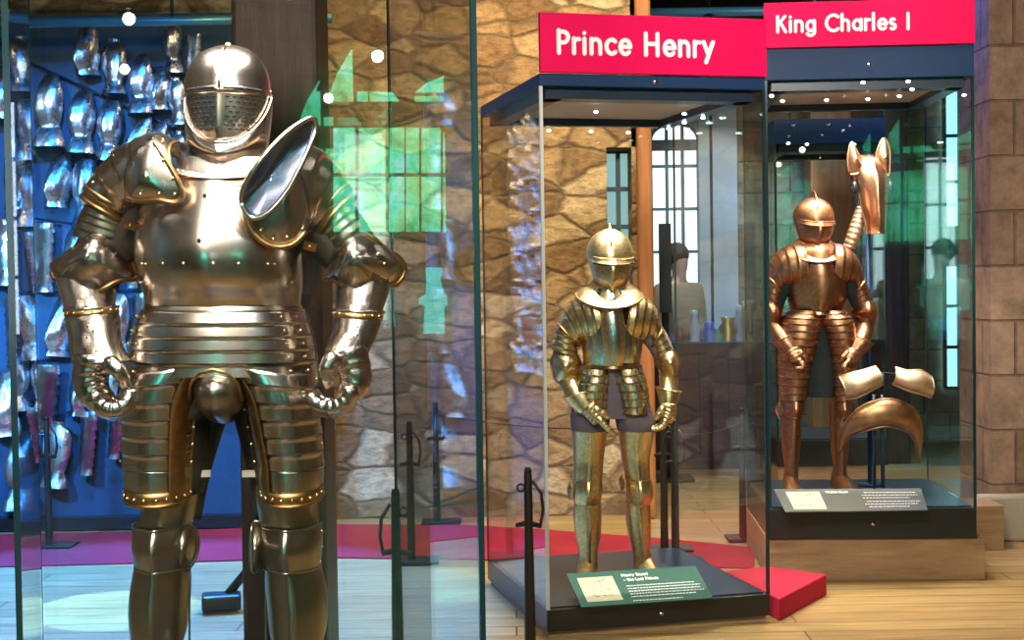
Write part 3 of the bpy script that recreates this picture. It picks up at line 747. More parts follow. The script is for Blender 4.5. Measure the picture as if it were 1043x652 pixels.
    def cod(b):
        loft(b, D, [(226, 374, 242, 374, .03, .15), (215, 380, 255, 380, .07, .15), (211, 392, 259, 392, .095, .15), (213, 408, 257, 408, .09, .14), (220, 420, 250, 420, .06, .12), (228, 427, 243, 427, .02, .10)], seg=32, keel=.004, kw=6, m=4)
        b.tube([P(209, 402, D, .19), P(212, 385, D, .215), (P(222, 375, D, .23)), P(235, 371, D, .235), P(248, 375, D, .23), P(257, 385, D, .215), P(260, 402, D, .19)], .005, 1, 8)
    mk('codpiece', cod)
    def breech(b):
        loft(b, D, [(150, 372, 315, 372, .13), (148, 400, 318, 400, .13), (150, 420, 235, 425, .12), ], seg=32)
        pipe(b, D, [(176, 390, .0), (178, 440, 0), (176, 500, 0)], [.11, .105, .085], 0, 18)
        pipe(b, D, [(290, 390, .0), (292, 440, 0), (294, 500, 0)], [.11, .105, .085], 0, 18)
        pipe(b, D, [(218, 400, -.02), (206, 440, -.03), (200, 480, -.03), (196, 530, -.02)], [.055, .05, .035, .02], 0, 12)
        pipe(b, D, [(250, 400, -.02), (258, 440, -.03), (262, 480, -.03), (266, 530, -.02)], [.055, .05, .035, .02], 0, 12)
    mk('arming_breeches', breech, [MAIL])
    # ---- legs
    LEGL = [(144, 492, 203, 492, .105), (146, 510, 202, 510, .10), (144, 524, 199, 524, .095), (140, 534, 196, 534, .09), (137, 542, 195, 542, .09)]
    LEGR = [(262, 492, 324, 492, .105), (262, 510, 323, 510, .10), (264, 524, 323, 524, .095), (266, 534, 325, 534, .09), (268, 542, 326, 542, .09)]
    for sp, s in ((LEGL, 0), (LEGR, 1)):
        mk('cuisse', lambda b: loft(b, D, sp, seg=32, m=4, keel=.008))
        dx = 128 if s else 0
        def pol(b):
            x0, x1 = (137, 196) if not s else (267, 327)
            pos = loft(b, D, [(x0, 534, x1, 534, .098), (x0 - 1, 545, x1 + 1, 545, .115), (x0 - 1, 556, x1 + 1, 556, .122), (x0, 567, x1, 567, .112), (x0 + 2, 576, x1 - 1, 576, .10)], seg=32, arc=(-10, 190), keel=.022, kw=16, rim=('start', 'end'), rr=.003, m=4)
            xs = 195 if not s else 268
            patch(b, D, [(xs - 9, 532, .03), (xs + 5, 536, .02), (xs + 7, 556, .0), (xs + 2, 574, .01), (xs - 9, 578, .04)], (xs - 3, 555, .085), 4, 4, rr=.003)
            for a in (4, 176):
                for tt in (.6, 2, 3.4): b.ball(pos(tt, R(a), .001), .004, 2, 7, 4)
        mk('poleyn', pol, solid=.0015)
        def greave(b):
            q_ = [(139, 570, 193, 570, .092), (134, 592, 193, 592, .100, -.01), (131, 615, 192, 615, .105, -.012), (132, 640, 189, 640, .10, -.01), (138, 670, 182, 670, .082), (144, 698, 177, 698, .066), (145, 716, 178, 716, .07)]
            if s: q_ = [(271, 570, 325, 570, .092), (270, 592, 330, 592, .100, -.01), (272, 615, 333, 615, .105, -.012), (274, 640, 332, 640, .10, -.01), (281, 670, 325, 670, .082), (287, 698, 320, 698, .066), (286, 716, 320, 716, .07)]
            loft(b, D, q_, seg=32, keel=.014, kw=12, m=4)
            xs = 193 if not s else 271
            b.tube([P(xs, y, D) for y in (575, 600, 640, 690)], .003, 4, 6)
        mk('greave', greave)
        def sab(b):
            x = 161 if not s else 303
            z0 = base.z + .05; c = P(x, 716, D)
            rows = []
            for k in range(15):
                u = k / 14; y = c.y + .07 - .31 * u; hgt = .085 * (1 - u) ** .8 + .028 + (.003 if k % 2 else 0); wd = .045 + .022 * math.sin(u * 2.6) - .02 * (u > .93)
                rows.append([Vector((c.x + wd * math.cos(R(a)), y, base.z + .004 + hgt * max(0, math.sin(R(a))) ** .8)) for a in range(0, 181, 15)])
            b.grid(rows, 4); b.face([b.vert(v) for v in rows[-1]], 4); b.face([b.vert(v) for v in rows[0]], 4)
        mk('sabaton', sab)
    # ---- arms
    def pl(b):
        sp = [(184, 146, 199, 205, .205, .0), (164, 137, 186, 209, .200, .0), (142, 143, 167, 210, .175, 0), (120, 156, 152, 211, .145, 0), (101, 175, 145, 216, .112, 0), (88, 193, 139, 224, .098, 0)]
        pos = loft(b, D, sp, arc=(-70, 165), seg=36, lames=5, step=.005, em=0, n=2.1)
        loft(b, D, [(90, 189, 140, 219, .104), (85, 199, 136, 229, .100)], arc=(-75, 168), seg=30, m=1, sub=2, rim=('start', 'end'), rr=.004)
        loft(b, D, sp[0:1] + [(176, 142, 195, 208, .208, .0)], arc=(-20, 165), seg=30, m=1, sub=2, d=.002, rim=('start',), rr=.004)
        loft(b, D, sp, arc=(143, 170), seg=8, m=1, d=.009, sub=3, rim=('B',), rr=.005, n=2.1)
        for t_, a in ((.3, 120), (.3, 80), (.35, 45), (1, 155), (2, 155), (3, 155), (4, 155), (1.4, 130), (2.4, 130), (3, 40), (4.3, 60)): b.ball(pos(t_, R(a), .012), .0045, 2, 8, 4)
    pl_ = mk('pauldron', pl, solid=.002)
    mk('front_wing', lambda b: patch(b, D, [(158, 158, .20), (176, 152, .205), (190, 172, .21), (201, 192, .21), (204, 204, .205), (197, 211, .205), (180, 208, .205), (160, 209, .19), (146, 204, .175), (146, 180, .19)], (170, 186, .226), 0, 1, k=5, rings=7, p=2.2, rr=0), solid=.002, parent=pl_)
    mk('gilt_edge', lambda b: (pipe(b, D, [(176, 152, .207), (190, 172, .213), (201, 192, .213), (204, 204, .208), (197, 211, .208), (180, 208, .208), (160, 209, .193), (146, 205, .178)], [.0065] * 8, 1, 8), [b.ball(P(x, y, D, .218), .0042, 2, 7, 4) for x, y in ((186, 170), (195, 188), (197, 203), (182, 202), (164, 203))]), parent=pl_)
    def pr(b):
        sp = [(287, 147, 264, 215, .205, .0), (300, 141, 274, 238, .205, .0), (317, 148, 292, 251, .185, 0), (332, 158, 306, 250, .155, 0), (346, 176, 315, 244, .122, 0), (358, 194, 320, 240, .100, 0)]
        pos = loft(b, D, sp, arc=(-70, 168), seg=36, lames=5, step=.005, em=0, n=2.1)
        loft(b, D, [(355, 189, 319, 234, .104), (361, 200, 323, 243, .100)], arc=(-75, 168), seg=30, m=1, sub=2, rim=('start', 'end'), rr=.004)
        loft(b, D, sp[0:1] + [(290, 146, 267, 222, .210, .0), (296, 143, 271, 231, .210, .0)], arc=(-20, 168), seg=30, m=1, sub=2, d=.003, rim=('start',), rr=.005)
        loft(b, D, sp, arc=(143, 171), seg=8, m=1, d=.009, sub=3, rim=('B',), rr=.005, n=2.1)
        for t_, a in ((.5, 150), (1, 157), (1.6, 157), (2.2, 157), (3, 155), (.35, 110), (2.5, 100), (4, 110)): b.ball(pos(t_, R(a), .012), .0045, 2, 8, 4)
    pr_ = mk('pauldron', pr, solid=.002)
    def haute(b):
        patch(b, D, [(264, 212, .255), (267, 198, .27), (281, 176, .28), (300, 152, .26), (316, 137, .235), (329, 129, .20), (331, 140, .19), (325, 160, .21), (316, 182, .23), (304, 204, .24), (288, 222, .25), (273, 226, .25)], (292, 186, .232), 5, 0, k=5, rings=8, p=2.2, rr=.005)
    mk('front_wing', lambda b: patch(b, D, [(300, 158, .20), (282, 176, .21), (267, 200, .21), (264, 222, .205), (274, 242, .205), (290, 253, .195), (308, 251, .18), (320, 238, .16), (324, 212, .155), (316, 180, .17)], (294, 208, .225), 0, 1, k=5, rings=7, p=2.2, rr=0), solid=.002, parent=pr_)
    mk('gilt_edge', lambda b: (pipe(b, D, [(267, 200, .213), (264, 222, .208), (274, 242, .208), (290, 253, .198), (308, 251, .183), (320, 238, .163)], [.0075] * 6, 1, 8), [b.ball(P(x, y, D, .218), .0042, 2, 7, 4) for x, y in ((272, 224), (280, 238), (292, 246), (305, 244))]), parent=pr_)
    mk('haute_piece', haute, solid=.002, parent=pr_)
    def mailp(b):
        pipe(b, D, [(185, 195, -.02), (160, 215, -.01), (135, 235, .0), (112, 262, 0), (95, 300, 0)], [.10, .095, .075, .062, .055], 0, 16)
        pipe(b, D, [(275, 200, -.02), (305, 222, -.01), (330, 240, .0), (355, 268, 0), (368, 300, 0)], [.10, .09, .072, .060, .055], 0, 16)
    mk('mail_sleeves', mailp, [MAIL])
    def strap(b):
        if 1:
            x, y = strap.xy
            b.box(P(x, y, D, .10), (.035, .008, .022), 1, 0, Matrix.Rotation(R(15), 3, 'Y') @ Matrix.Rotation(R(25), 3, 'X')); b.ball(P(x, y, D, .106), .005, 2, 7, 4)
    for xy in ((143, 231), (321, 252)): strap.xy = xy; mk('buckle_strap', strap, [LEATHER, GILT, BRASS])
    for s in (0, 1):
        if not s:
            up = [(88, 208, 138, 228, .082), (84, 218, 137, 236, .082), (80, 228, 136, 245, .080), (76, 240, 134, 254, .078)]
            co = [(77, 252, .0), (88, 239, .02), (103, 232, .04), (118, 236, .04), (130, 250, .03), (137, 270, .01), (139, 283, 0), (126, 286, .05), (112, 294, .07), (97, 298, .06), (84, 294, .04), (76, 286, .03), (68, 283, .01), (57, 288, -.03), (47, 277, -.05), (58, 264, -.03)]
            cc = (103, 262, .135)
            lo = [(58, 282, 118, 285, .075, 0), (62, 295, 119, 298, .078, .015), (68, 307, 120, 305, .076, .03), (73, 318, 121, 312, .072, .05)]
            cuff = [(73, 316, 124, 312, .078, .05), (76, 328, 128, 322, .077, .07), (81, 341, 131, 334, .074, .09), (86, 355, 136, 348, .070, .12), (92, 370, 146, 364, .070, .14)]
        else:
            up = [(358, 206, 322, 240, .082), (365, 216, 328, 248, .080), (372, 226, 334, 256, .078), (379, 238, 338, 264, .076)]
            co = [(338, 254, .03), (350, 241, .04), (366, 236, .04), (382, 244, .03), (394, 256, .0), (405, 262, -.03), (411, 276, -.05), (402, 290, -.03), (393, 286, .0), (388, 283, .02), (380, 292, .05), (366, 297, .07), (352, 291, .06), (342, 283, .03), (331, 284, .0), (332, 270, .01)]
            cc = (366, 263, .135)
            lo = [(343, 282, 398, 288, .075, 0), (342, 296, 396, 300, .078, .015), (343, 308, 393, 310, .074, .03), (344, 317, 391, 318, .070, .05)]
            cuff = [(343, 315, 392, 318, .076, .05), (343, 326, 390, 331, .074, .07), (343, 336, 386, 343, .068, .09), (340, 346, 381, 355, .064, .12), (338, 354, 378, 366, .062, .14)]
        def upper(b): loft(b, D, up, seg=28, lames=4, step=.004, m=4, em=1 if False else 4)
        mk('rerebrace', upper)
        def couter(b):
            patch(b, D, co, cc, 0, 1, k=5, rings=9, p=2.4, rr=.006, band=.10, rivets=0, rvm=2)
            # soft crease across the elbow
            xa, ya = cc[0], cc[1]
            for dx in ((-28, 8), (-22, -2)) if not s else ((28, 6), (22, -4)): b.ball(P(xa + dx[0], ya + dx[1], D, .075), .004, 2, 7, 4)
            # wrap round the back of the elbow
            w = [(q_[0], q_[1], -.02) for q_ in co]
        mk('couter', couter, solid=.002)
        def couterback(b): loft(b, D, [(co[1][0], 250, co[4][0], 250, .07), ((52 if not s else 336), 268, (134 if not s else 407), 268, .085), ((62 if not s else 340), 286, (124 if not s else 398), 286, .078)], seg=28, m=4)
        mk('elbow_cop', couterback)
        def lower(b): loft(b, D, lo, seg=28, m=0)
        mk('vambrace', lower)
        def gaunt(b):
            pos = loft(b, D, cuff, seg=32, m=0, rim=('start',), rr=.005)
            loft(b, D, [cuff[0], tuple(x * .75 + y * .25 if i < 4 else x for i, (x, y) in enumerate(zip(cuff[0], cuff[1])))], seg=32, m=1, d=0, sub=2) if False else None
            c0 = list(cuff[0]); c1_ = [a * .45 + b_ * .55 for a, b_ in zip(cuff[0], cuff[1])]; c0[4] += .003; c1_[4] += .003; c0[0] -= 1; c0[2] += 1; c1_[0] -= 1; c1_[2] += 1
            pc = loft(b, D, [tuple(c0), tuple(c1_)], seg=32, m=1, sub=2)
            for a in range(10, 175, 20): b.ball(pc(.5, R(a), .001), .0036, 2, 7, 4)
            for tt, a in ((1.2, 100), (1.5, 96), (1.9, 105), (2.3, 90), (2.6, 112), (3.0, 84), (3.2, 104)): b.ball(pos(tt, R(a), .001), .0028, 3, 6, 4)
        g = mk('gauntlet', gaunt, solid=.0015)
        def hand(b):
            X = (lambda x: x) if not s else None
            if not s:
                back = [(112, 362, .15), (110, 378, .16), (113, 393, .17), (123, 404, .175)]; br_ = [.052, .047, .042, .036]
                fing = [(118, 396, .17), (129, 408, .18), (142, 410, .185), (152, 403, .185), (154, 392, .175)]
                th = [(132, 366, .20), (141, 371, .215), (147, 379, .215), (148, 389, .205)]
            else:
                back = [(362, 356, .15), (367, 370, .16), (369, 384, .17), (363, 397, .175)]; br_ = [.048, .044, .040, .034]
                fing = [(367, 390, .17), (360, 403, .18), (348, 408, .185), (335, 405, .185), (327, 396, .175)]
                th = [(350, 360, .20), (344, 368, .215), (343, 378, .215), (346, 387, .205)]
            lamed(b, D, back, br_, 5, 0, 1, 18, 1.1)
            for i, (dd, e) in enumerate(((.048, 0), (.018, 3), (-.012, 3), (-.040, 0))):
                lamed(b, D, [(x, y + (e if 0 < q < 4 else 0), d + dd) for q, (x, y, d) in enumerate(fing)], [.024, .022, .020, .018, .014], 7, 0, 1, 10, .9, .002)
            lamed(b, D, th, [.025, .021, .017, .013], 4, 0, 1, 10)
        mk('hand_plates', hand, parent=g)
    for x in (208, 258): mk('tape', lambda b: b.box(P(x, 481, D, .03), (.05, .01, .018)), [TAPE])
    return t
big_suit()

# ================================================================ THE TWO SMALLER ARMOURS
def small_suit(D, K, label, mats, mir):
    """K maps generic pixel coordinates of the boy's armour; mir holds the pieces that differ."""
    t = thing('armour_suit', Vector((P(*K(621, 400), D).x, D, mir['z'])), label, 'suit of armour')
    def T(sp): return [(*K(r[0], r[1]), *K(r[2], r[3]), *r[4:]) for r in sp]
    def T2(sp): return [(*K(r[0], r[1]), *r[2:]) for r in sp]
    def mk(name, fn, parent=None, solid=0, m=None):
        b = MB(); fn(b); return b.build(name, m or mats, parent or t, solid)
    g = mir; FW = mir.get('fw', .1)
    def helm(b):
        loft(b, D, T([(617, 233, 625, 233, .02), (607, 238, 635, 238, .07), (600, 246, 642, 246, .10), (597, 257, 645, 257, .118), (599, 266, 644, 266, .12), (603, 280, 640, 280, .11), (606, 292, 636, 292, .09)]), seg=32, keel=.008, kw=7)
        loft(b, D, T([(600, 260, 645, 262, .125, .01, 4), (600, 264, 645, 266, .14, .012, 5)]), arc=(0, 180), seg=24, sub=2, rim=('end', 'start'), rr=.004, keel=.02, kw=14)
    h = mk('helmet', helm)
    def comb(b):
        o = []; n = 14
        for k in range(n + 1):
            a = R(20 + 150 * k / n); o.append((math.cos(a), math.sin(a)))
        c = P(*K(621, 262), D); rh = (P(*K(621, 262), D) - P(*K(621, 231), D)).length
        fr = [Vector((c.x, c.y - x * .118, c.z + y * rh)) for x, y in o]; to = [Vector((c.x, c.y - x * .122 * 1.02, c.z + y * rh + mir['comb'] * math.sin(math.pi * (k / n)) ** .8)) for k, (x, y) in enumerate(o)]
        for dx in (-.003, .003):
            b.grid([[v + Vector((dx, 0, 0)) for v in fr], [v + Vector((dx, 0, 0)) for v in to]], 0)
        b.tube(to, .004, 0, 8)
    mk('comb', comb, h)
    def vis(b):
        loft(b, D, T([(601, 268, 644, 269, .128, .005), (602, 276, 643, 276, .128, .01), (604, 284, 640, 284, .12, .012), (609, 292, 634, 292, .105, .012), (617, 298, 628, 298, .09, .012)]), arc=(10, 170), seg=24, keel=.03, kw=18, m=g.get('vm', 2))
        b.tube([P(*K(x, y), D, d) for x, y, d in ((603, 268, .09), (612, 270, .125), (622, 271, .165), (633, 270, .125), (643, 268, .09))], .003, 3, 6)
    mk('visor', vis, h, .0015)
    def gor(b):
        loft(b, D, T([(603, 286, 640, 286, .095, 0, 8), (598, 291, 645, 291, .105, 0, 8), (591, 295, 650, 295, .145, .02, 12), (586, 299, 654, 299, .175, .03, 14)]), seg=36, rim=('end', 'start'), rr=.005, em=0)
    mk('gorget', gor)
    bands = g['bands']
    def br(b):
        loft(b, D, T(g['breast']), seg=72, sub=5, keel=.035, kw=22, bands=bands, bm_=2, n=2.1)
    mk('breastplate', br)
    def belt(b):
        x0, x1, y = g['waist']
        loft(b, D, T([(x0, y - 2, x1, y - 2, .125), (x0 - 1, y + 3, x1 + 1, y + 3, .132)]), seg=32, sub=2, keel=.02, kw=20, m=1, rim=('start', 'end'), rr=.003)
    mk('waist_belt', belt)
    for s in (0, 1):
        mk('tasset', lambda b: loft(b, D, T(g['tas'][s]), seg=40, lames=g['tl'], step=.006, em=1, bands=bands if g.get('tb') else None, bm_=2, n=2.1, edge=.85, rivets=[(i + .5, a) for i in range(len(g['tas'][s]) - 1) for a in (50, 130)], rvr=.004))
        def leg(b):
            loft(b, D, T(g['thigh'][s]), seg=28, keel=.01, lames=g.get('thl', 0), step=.004, em=0, bands=[(78, 102)] if g.get('tb') else None, bm_=2)
        mk('cuisse', leg)
        def kn(b):
            loft(b, D, T(g['knee'][s]), seg=28, keel=.025, kw=18, rim=('start', 'end'), rr=.003)
            x, y, dx = g['wing'][s]
            patch(b, D, T2([(x - 4, y - 8, .02), (x + 4 * dx, y - 7, .0), (x + 6 * dx, y, -.02), (x + 4 * dx, y + 8, 0), (x - 4, y + 8, .02)]), (*K(x, y), .05), 0, 1, rr=.003)
        mk('poleyn', kn)
        mk('greave', lambda b: loft(b, D, T(g['shin'][s]), seg=28, keel=.012, kw=14, bands=[(78, 102)] if g.get('tb') else None, bm_=2))
        def sab(b):
            x, yy = g['foot'][s]; c = P(*K(x, yy), D); zf = g['z']
            hh = max(.05, c.z - zf + .03); rows = []
            for k in range(15):
                u = k / 14; y = c.y + .06 - .25 * u; hgt = hh * (1 - u) ** 1.1 * .9 + .026 + (.003 if k % 2 else 0); wd = .038 + .016 * math.sin(u * 2.6) - .014 * (u > .93)
                xo = (-.03 if s == 0 else .05) * u * .6
                rows.append([Vector((c.x + xo + wd * math.cos(R(a)), y, zf + .002 + hgt * max(0, math.sin(R(a))) ** .8)) for a in range(0, 181, 15)])
            b.grid(rows, 0); b.face([b.vert(v) for v in rows[-1]], 0); b.face([b.vert(v) for v in rows[0]], 0)
        mk('sabaton', sab)
        mk('pauldron', lambda b: loft(b, D, T(g['paul'][s]), seg=32, arc=(-80, 172), lames=5, step=.004, em=1, n=2.2, rim=('start', 'B', 'end'), rr=.004, edge=.85), None, .0015)
        mk('rerebrace', lambda b: loft(b, D, T(g['uarm'][s]), seg=24, lames=4, step=.003, em=1, edge=.8))
        def cou(b):
            patch(b, D, T2(g['cout'][s][0]), (*K(*g['cout'][s][1][:2]), g['cout'][s][1][2]), 0, 1, k=4, rr=.004, band=.12)
            loft(b, D, T(g['cout'][s][2]), seg=20, m=0)
        mk('couter', cou)
        mk('vambrace', lambda b: loft(b, D, [tuple(list(r) + [FW * q_ * .33]) for q_, r in enumerate(T(g['farm'][s]))], seg=24, sub=5, m=0))
        def gau(b):
            loft(b, D, [tuple(list(r) + [FW * (.7 + q_ * .15)]) for q_, r in enumerate(T(g['cuff'][s]))], seg=24, m=0, rim=('start',), rr=.004)
        gg = mk('gauntlet', gau)
        def hnd(b):
            pm, rm, fs, th = g['hand'][s]
            pm, fs, th = [[(x, y, d + FW) for x, y, d in q_] for q_ in (pm, fs, th)]
            lamed(b, D, T2(pm), rm, 4, 0, 1, 14, 1.0)
            for k, dd in enumerate((.033, .011, -.011, -.033)):
                ln = (.92, 1, .97, .85)[k]
                pts = [(fs[0][0] + (x - fs[0][0]) * ln + g.get('spread', 0) * dd * (i / 3), fs[0][1] + (y - fs[0][1]) * ln + g.get('spready', 0) * dd * (i / 3), d + dd) for i, (x, y, d) in enumerate(fs)]
                lamed(b, D, T2(pts), [.0155, .0145, .013, .010], 6, 0, 1, 8, .95, .0012)
            lamed(b, D, T2(th), [.018, .015, .011], 3, 0, 1, 8)
        mk('hand_plates', hnd, gg)
    mk('arming_clothes', lambda b: g['cloth'](b, D, T, T2), None, 0, [g['clothm'], TAPE])
    return t
# boy's gilt armour
def cloth_h(b, D, T, T2):
    loft(b, D, T([(590, 372, 654, 372, .11), (584, 400, 658, 400, .11), (583, 425, 660, 425, .10)]), seg=24)
    for s in (0, 1):
        loft(b, D, T([(582, 412, 621, 412, .10), (581, 430, 621, 430, .112), (584, 448, 617, 448, .09), (587, 456, 614, 456, .07)] if not s else [(626, 412, 662, 412, .10), (627, 430, 667, 430, .112), (632, 448, 664, 448, .09), (635, 456, 660, 456, .07)]), seg=24)
    pipe(b, D, T2([(600, 320, 0), (578, 345, 0), (573, 372, 0)]), [.07, .06, .05], 0, 12)
    pipe(b, D, T2([(645, 320, 0), (668, 345, 0), (680, 370, 0)]), [.07, .06, .05], 0, 12)
HEN = dict(vm=0, fw=.11, z=.138, comb=.016, bands=[(58, 70), (84, 96), (110, 122), (36, 46), (134, 144)], tb=True, clothm=CLOTHB, cloth=cloth_h,
    breast=[(598, 294, 642, 294, .08), (589, 306, 651, 306, .12), (589, 325, 654, 325, .145), (591, 345, 655, 345, .15), (593, 360, 653, 360, .14), (594, 371, 650, 371, .12)],
    waist=(594, 651, 371),
    tas=[[(593, 374, 624, 376, .12, .01), (588, 384, 623, 386, .13, .02), (584, 396, 622, 398, .13, .02), (583, 408, 621, 410, .125, .02), (585, 420, 619, 422, .12, .02)],
         [(620, 376, 652, 374, .12, .01), (622, 386, 656, 384, .13, .02), (626, 398, 659, 396, .13, .02), (629, 410, 660, 408, .125, .02), (631, 420, 659, 420, .12, .02)]], tl=6,
    thigh=[[(582, 438, 619, 438, .118), (584, 466, 615, 466, .08), (584, 482, 614, 482, .075), (585, 492, 613, 492, .072)], [(629, 438, 667, 438, .118), (633, 466, 662, 466, .08), (636, 482, 662, 482, .075), (638, 492, 663, 492, .072)]],
    knee=[[(584, 488, 613, 488, .08), (583, 497, 614, 497, .095), (583, 505, 613, 505, .09), (585, 513, 611, 513, .075)], [(637, 488, 663, 488, .08), (637, 497, 665, 497, .095), (637, 505, 665, 505, .09), (639, 513, 662, 513, .075)]],
    wing=[(584, 500, -1), (637, 492, -1)],
    shin=[[(585, 510, 612, 510, .07), (584, 525, 613, 525, .078, -.01), (586, 545, 612, 545, .07, -.01), (589, 560, 609, 560, .055), (589, 572, 609, 572, .055), (588, 579, 609, 579, .058)], [(637, 510, 662, 510, .07), (637, 525, 663, 525, .078, -.01), (640, 545, 663, 545, .07, -.01), (644, 560, 662, 560, .055), (645, 570, 664, 570, .055), (645, 577, 665, 577, .058)]],
    foot=[(598, 568), (656, 566)],
    paul=[[(606, 298, 617, 348, .135, .02), (596, 299, 606, 349, .14, .01), (585, 304, 597, 347, .125), (576, 314, 592, 348, .105), (568, 330, 589, 352, .085)], [(642, 298, 634, 349, .135, .02), (651, 300, 644, 349, .14, .01), (661, 306, 654, 346, .125), (669, 316, 662, 346, .105), (674, 334, 663, 352, .085)]],
    uarm=[[(567, 334, 589, 345, .07), (564, 345, 588, 354, .068), (562, 356, 588, 364, .065)], [(675, 336, 662, 346, .07), (680, 346, 665, 356, .068), (686, 358, 668, 366, .065)]],
    cout=[([(561, 372, .0), (564, 360, .02), (575, 356, .03), (587, 360, .02), (592, 372, 0), (590, 384, 0), (578, 390, .03), (566, 388, .02)], (576, 372, .10), [(563, 364, 588, 364, .06), (562, 374, 589, 374, .07), (564, 386, 589, 386, .06)]),
          ([(667, 370, .0), (670, 359, .02), (680, 354, .03), (689, 361, .02), (692, 373, 0), (689, 384, 0), (682, 388, .02), (674, 378, .04)], (681, 369, .10), [(669, 362, 688, 362, .06), (670, 373, 690, 373, .07), (672, 384, 690, 384, .06)])],
    farm=[[(566, 384, 590, 382, .06), (571, 394, 594, 390, .058), (576, 403, 597, 398, .052)], [(671, 382, 691, 385, .06), (671, 392, 690, 394, .056), (671, 400, 688, 402, .05)]],
    cuff=[[(573, 404, 602, 394, .072), (580, 412, 606, 403, .06), (589, 419, 608, 411, .045)], [(666, 393, 692, 398, .072), (668, 402, 689, 406, .06), (670, 411, 685, 413, .045)]],
    hand=[([(598, 412, .02), (604, 419, .03), (609, 425, .04)], [.042, .042, .038], [(608, 423, .04), (614, 430, .05), (619, 435, .055), (625, 440, .055)], [(603, 413, .06), (611, 417, .07), (617, 423, .075)]),
          ([(678, 410, .02), (677, 418, .03), (674, 424, .04)], [.040, .042, .038], [(674, 424, .04), (671, 430, .05), (666, 433, .055), (660, 434, .055)], [(672, 412, .06), (667, 418, .07), (664, 424, .075)])])
small_suit(6.95, lambda x, y: (x, y), 'boy-sized gilt and blued striped armour under the Prince Henry sign', [HGOLD, GILT, HSTEEL, HOLE, BRASS], HEN)
# copper coloured armour
def cloth_c(b, D, T, T2):
    loft(b, D, [(800, 318, 864, 318, .11), (808, 340, 858, 340, .10), (814, 365, 856, 365, .09), (816, 390, 853, 390, .085), (820, 404, 850, 404, .08)], seg=24)
    pipe(b, D, [(812, 275, 0), (792, 295, 0), (786, 320, 0)], [.08, .07, .055], 0, 12)
    pipe(b, D, [(850, 275, 0), (872, 295, 0), (880, 318, 0)], [.08, .07, .055], 0, 12)
CHA = dict(fw=.13, z=.392, comb=.024, vm=0, bands=None, clothm=CLOTHK, cloth=cloth_c,
    breast=[(812, 248, 848, 248, .09), (799, 256, 860, 256, .13), (798, 272, 864, 272, .155), (800, 290, 864, 290, .16), (803, 305, 861, 305, .15), (806, 316, 856, 316, .13)],
    waist=(806, 856, 317),
    tas=[[(806, 315, 834, 317, .13, .01), (796, 324, 835, 326, .155, .02), (794, 338, 833, 340, .16, .02), (793, 354, 829, 356, .15, .02), (793, 372, 825, 374, .14, .01), (794, 390, 822, 391, .125), (795, 406, 820, 406, .11)],
         [(828, 317, 857, 315, .13, .01), (830, 326, 866, 324, .155, .02), (836, 340, 869, 338, .16, .02), (840, 356, 870, 354, .15, .02), (843, 374, 870, 372, .14, .01), (845, 391, 869, 390, .125), (846, 406, 868, 406, .11)]], tl=13,
    thigh=[[(795, 400, 820, 400, .10), (796, 415, 817, 415, .09), (797, 425, 815, 425, .08)], [(846, 400, 868, 400, .10), (846, 415, 866, 415, .09), (846, 425, 863, 425, .08)]], thl=3,
    knee=[[(796, 408, 819, 408, .10), (795, 416, 819, 416, .115), (796, 424, 817, 424, .10)], [(846, 408, 867, 408, .10), (845, 416, 867, 416, .115), (846, 424, 865, 424, .10)]],
    wing=[(797, 417, -1), (866, 417, 1)],
    shin=[[(797, 424, 816, 424, .08), (796, 440, 816, 440, .09, -.01), (797, 458, 815, 458, .08, -.01), (799, 475, 813, 475, .06), (799, 488, 813, 488, .06), (798, 494, 814, 494, .065)], [(846, 424, 863, 424, .08), (846, 440, 865, 440, .09, -.01), (847, 458, 864, 458, .08, -.01), (849, 475, 862, 475, .06), (849, 488, 862, 488, .06), (848, 494, 863, 494, .065)]],
    foot=[(806, 483), (855, 483)],
    paul=[[(813, 248, 819, 289, .15, .02), (803, 250, 808, 291, .155, .01), (793, 256, 798, 291, .14), (786, 266, 795, 294, .115), (781, 282, 793, 298, .09)], [(847, 248, 843, 289, .15, .02), (857, 250, 853, 290, .155, .01), (867, 257, 863, 289, .14), (874, 268, 867, 290, .115), (879, 284, 868, 297, .09)]],
    uarm=[[(781, 284, 796, 292, .08), (779, 296, 794, 303, .075), (777, 307, 792, 313, .07)], [(880, 286, 865, 293, .08), (884, 297, 868, 304, .075), (888, 308, 870, 313, .07)]],
    cout=[([(774, 318, 0), (777, 308, .02), (786, 304, .03), (795, 309, .01), (797, 320, 0), (793, 330, 0), (782, 331, .02)], (785, 318, .11), [(776, 310, 795, 310, .065), (775, 320, 795, 320, .075), (778, 330, 794, 330, .065)]),
          ([(867, 318, 0), (872, 308, .02), (882, 303, .03), (891, 310, .01), (894, 321, 0), (888, 331, 0), (876, 324, .05)], (881, 316, .11), [(872, 310, 890, 310, .065), (871, 320, 892, 320, .075), (872, 329, 891, 329, .065)])],
    farm=[[(778, 328, 796, 328, .068), (782, 338, 800, 334, .064), (787, 347, 804, 342, .058)], [(870, 328, 891, 328, .068), (866, 338, 887, 340, .066), (861, 346, 880, 352, .06)]],
    cuff=[[(783, 348, 804, 338, .075), (789, 355, 808, 346, .065), (795, 361, 811, 353, .05)], [(864, 340, 885, 350, .075), (858, 348, 876, 359, .065), (853, 355, 868, 364, .05)]],
    hand=[([(801, 357, .03), (804, 362, .05), (806, 366, .06)], [.050, .052, .046], [(805, 364, .06), (809, 369, .08), (808, 373, .085), (803, 373, .08)], [(806, 356, .07), (811, 361, .085), (812, 366, .085)]),
          ([(862, 359, .03), (858, 363, .05), (855, 367, .06)], [.050, .052, .046], [(856, 365, .06), (850, 370, .08), (850, 375, .085), (855, 375, .08)], [(856, 357, .07), (850, 361, .085), (848, 366, .085)])])
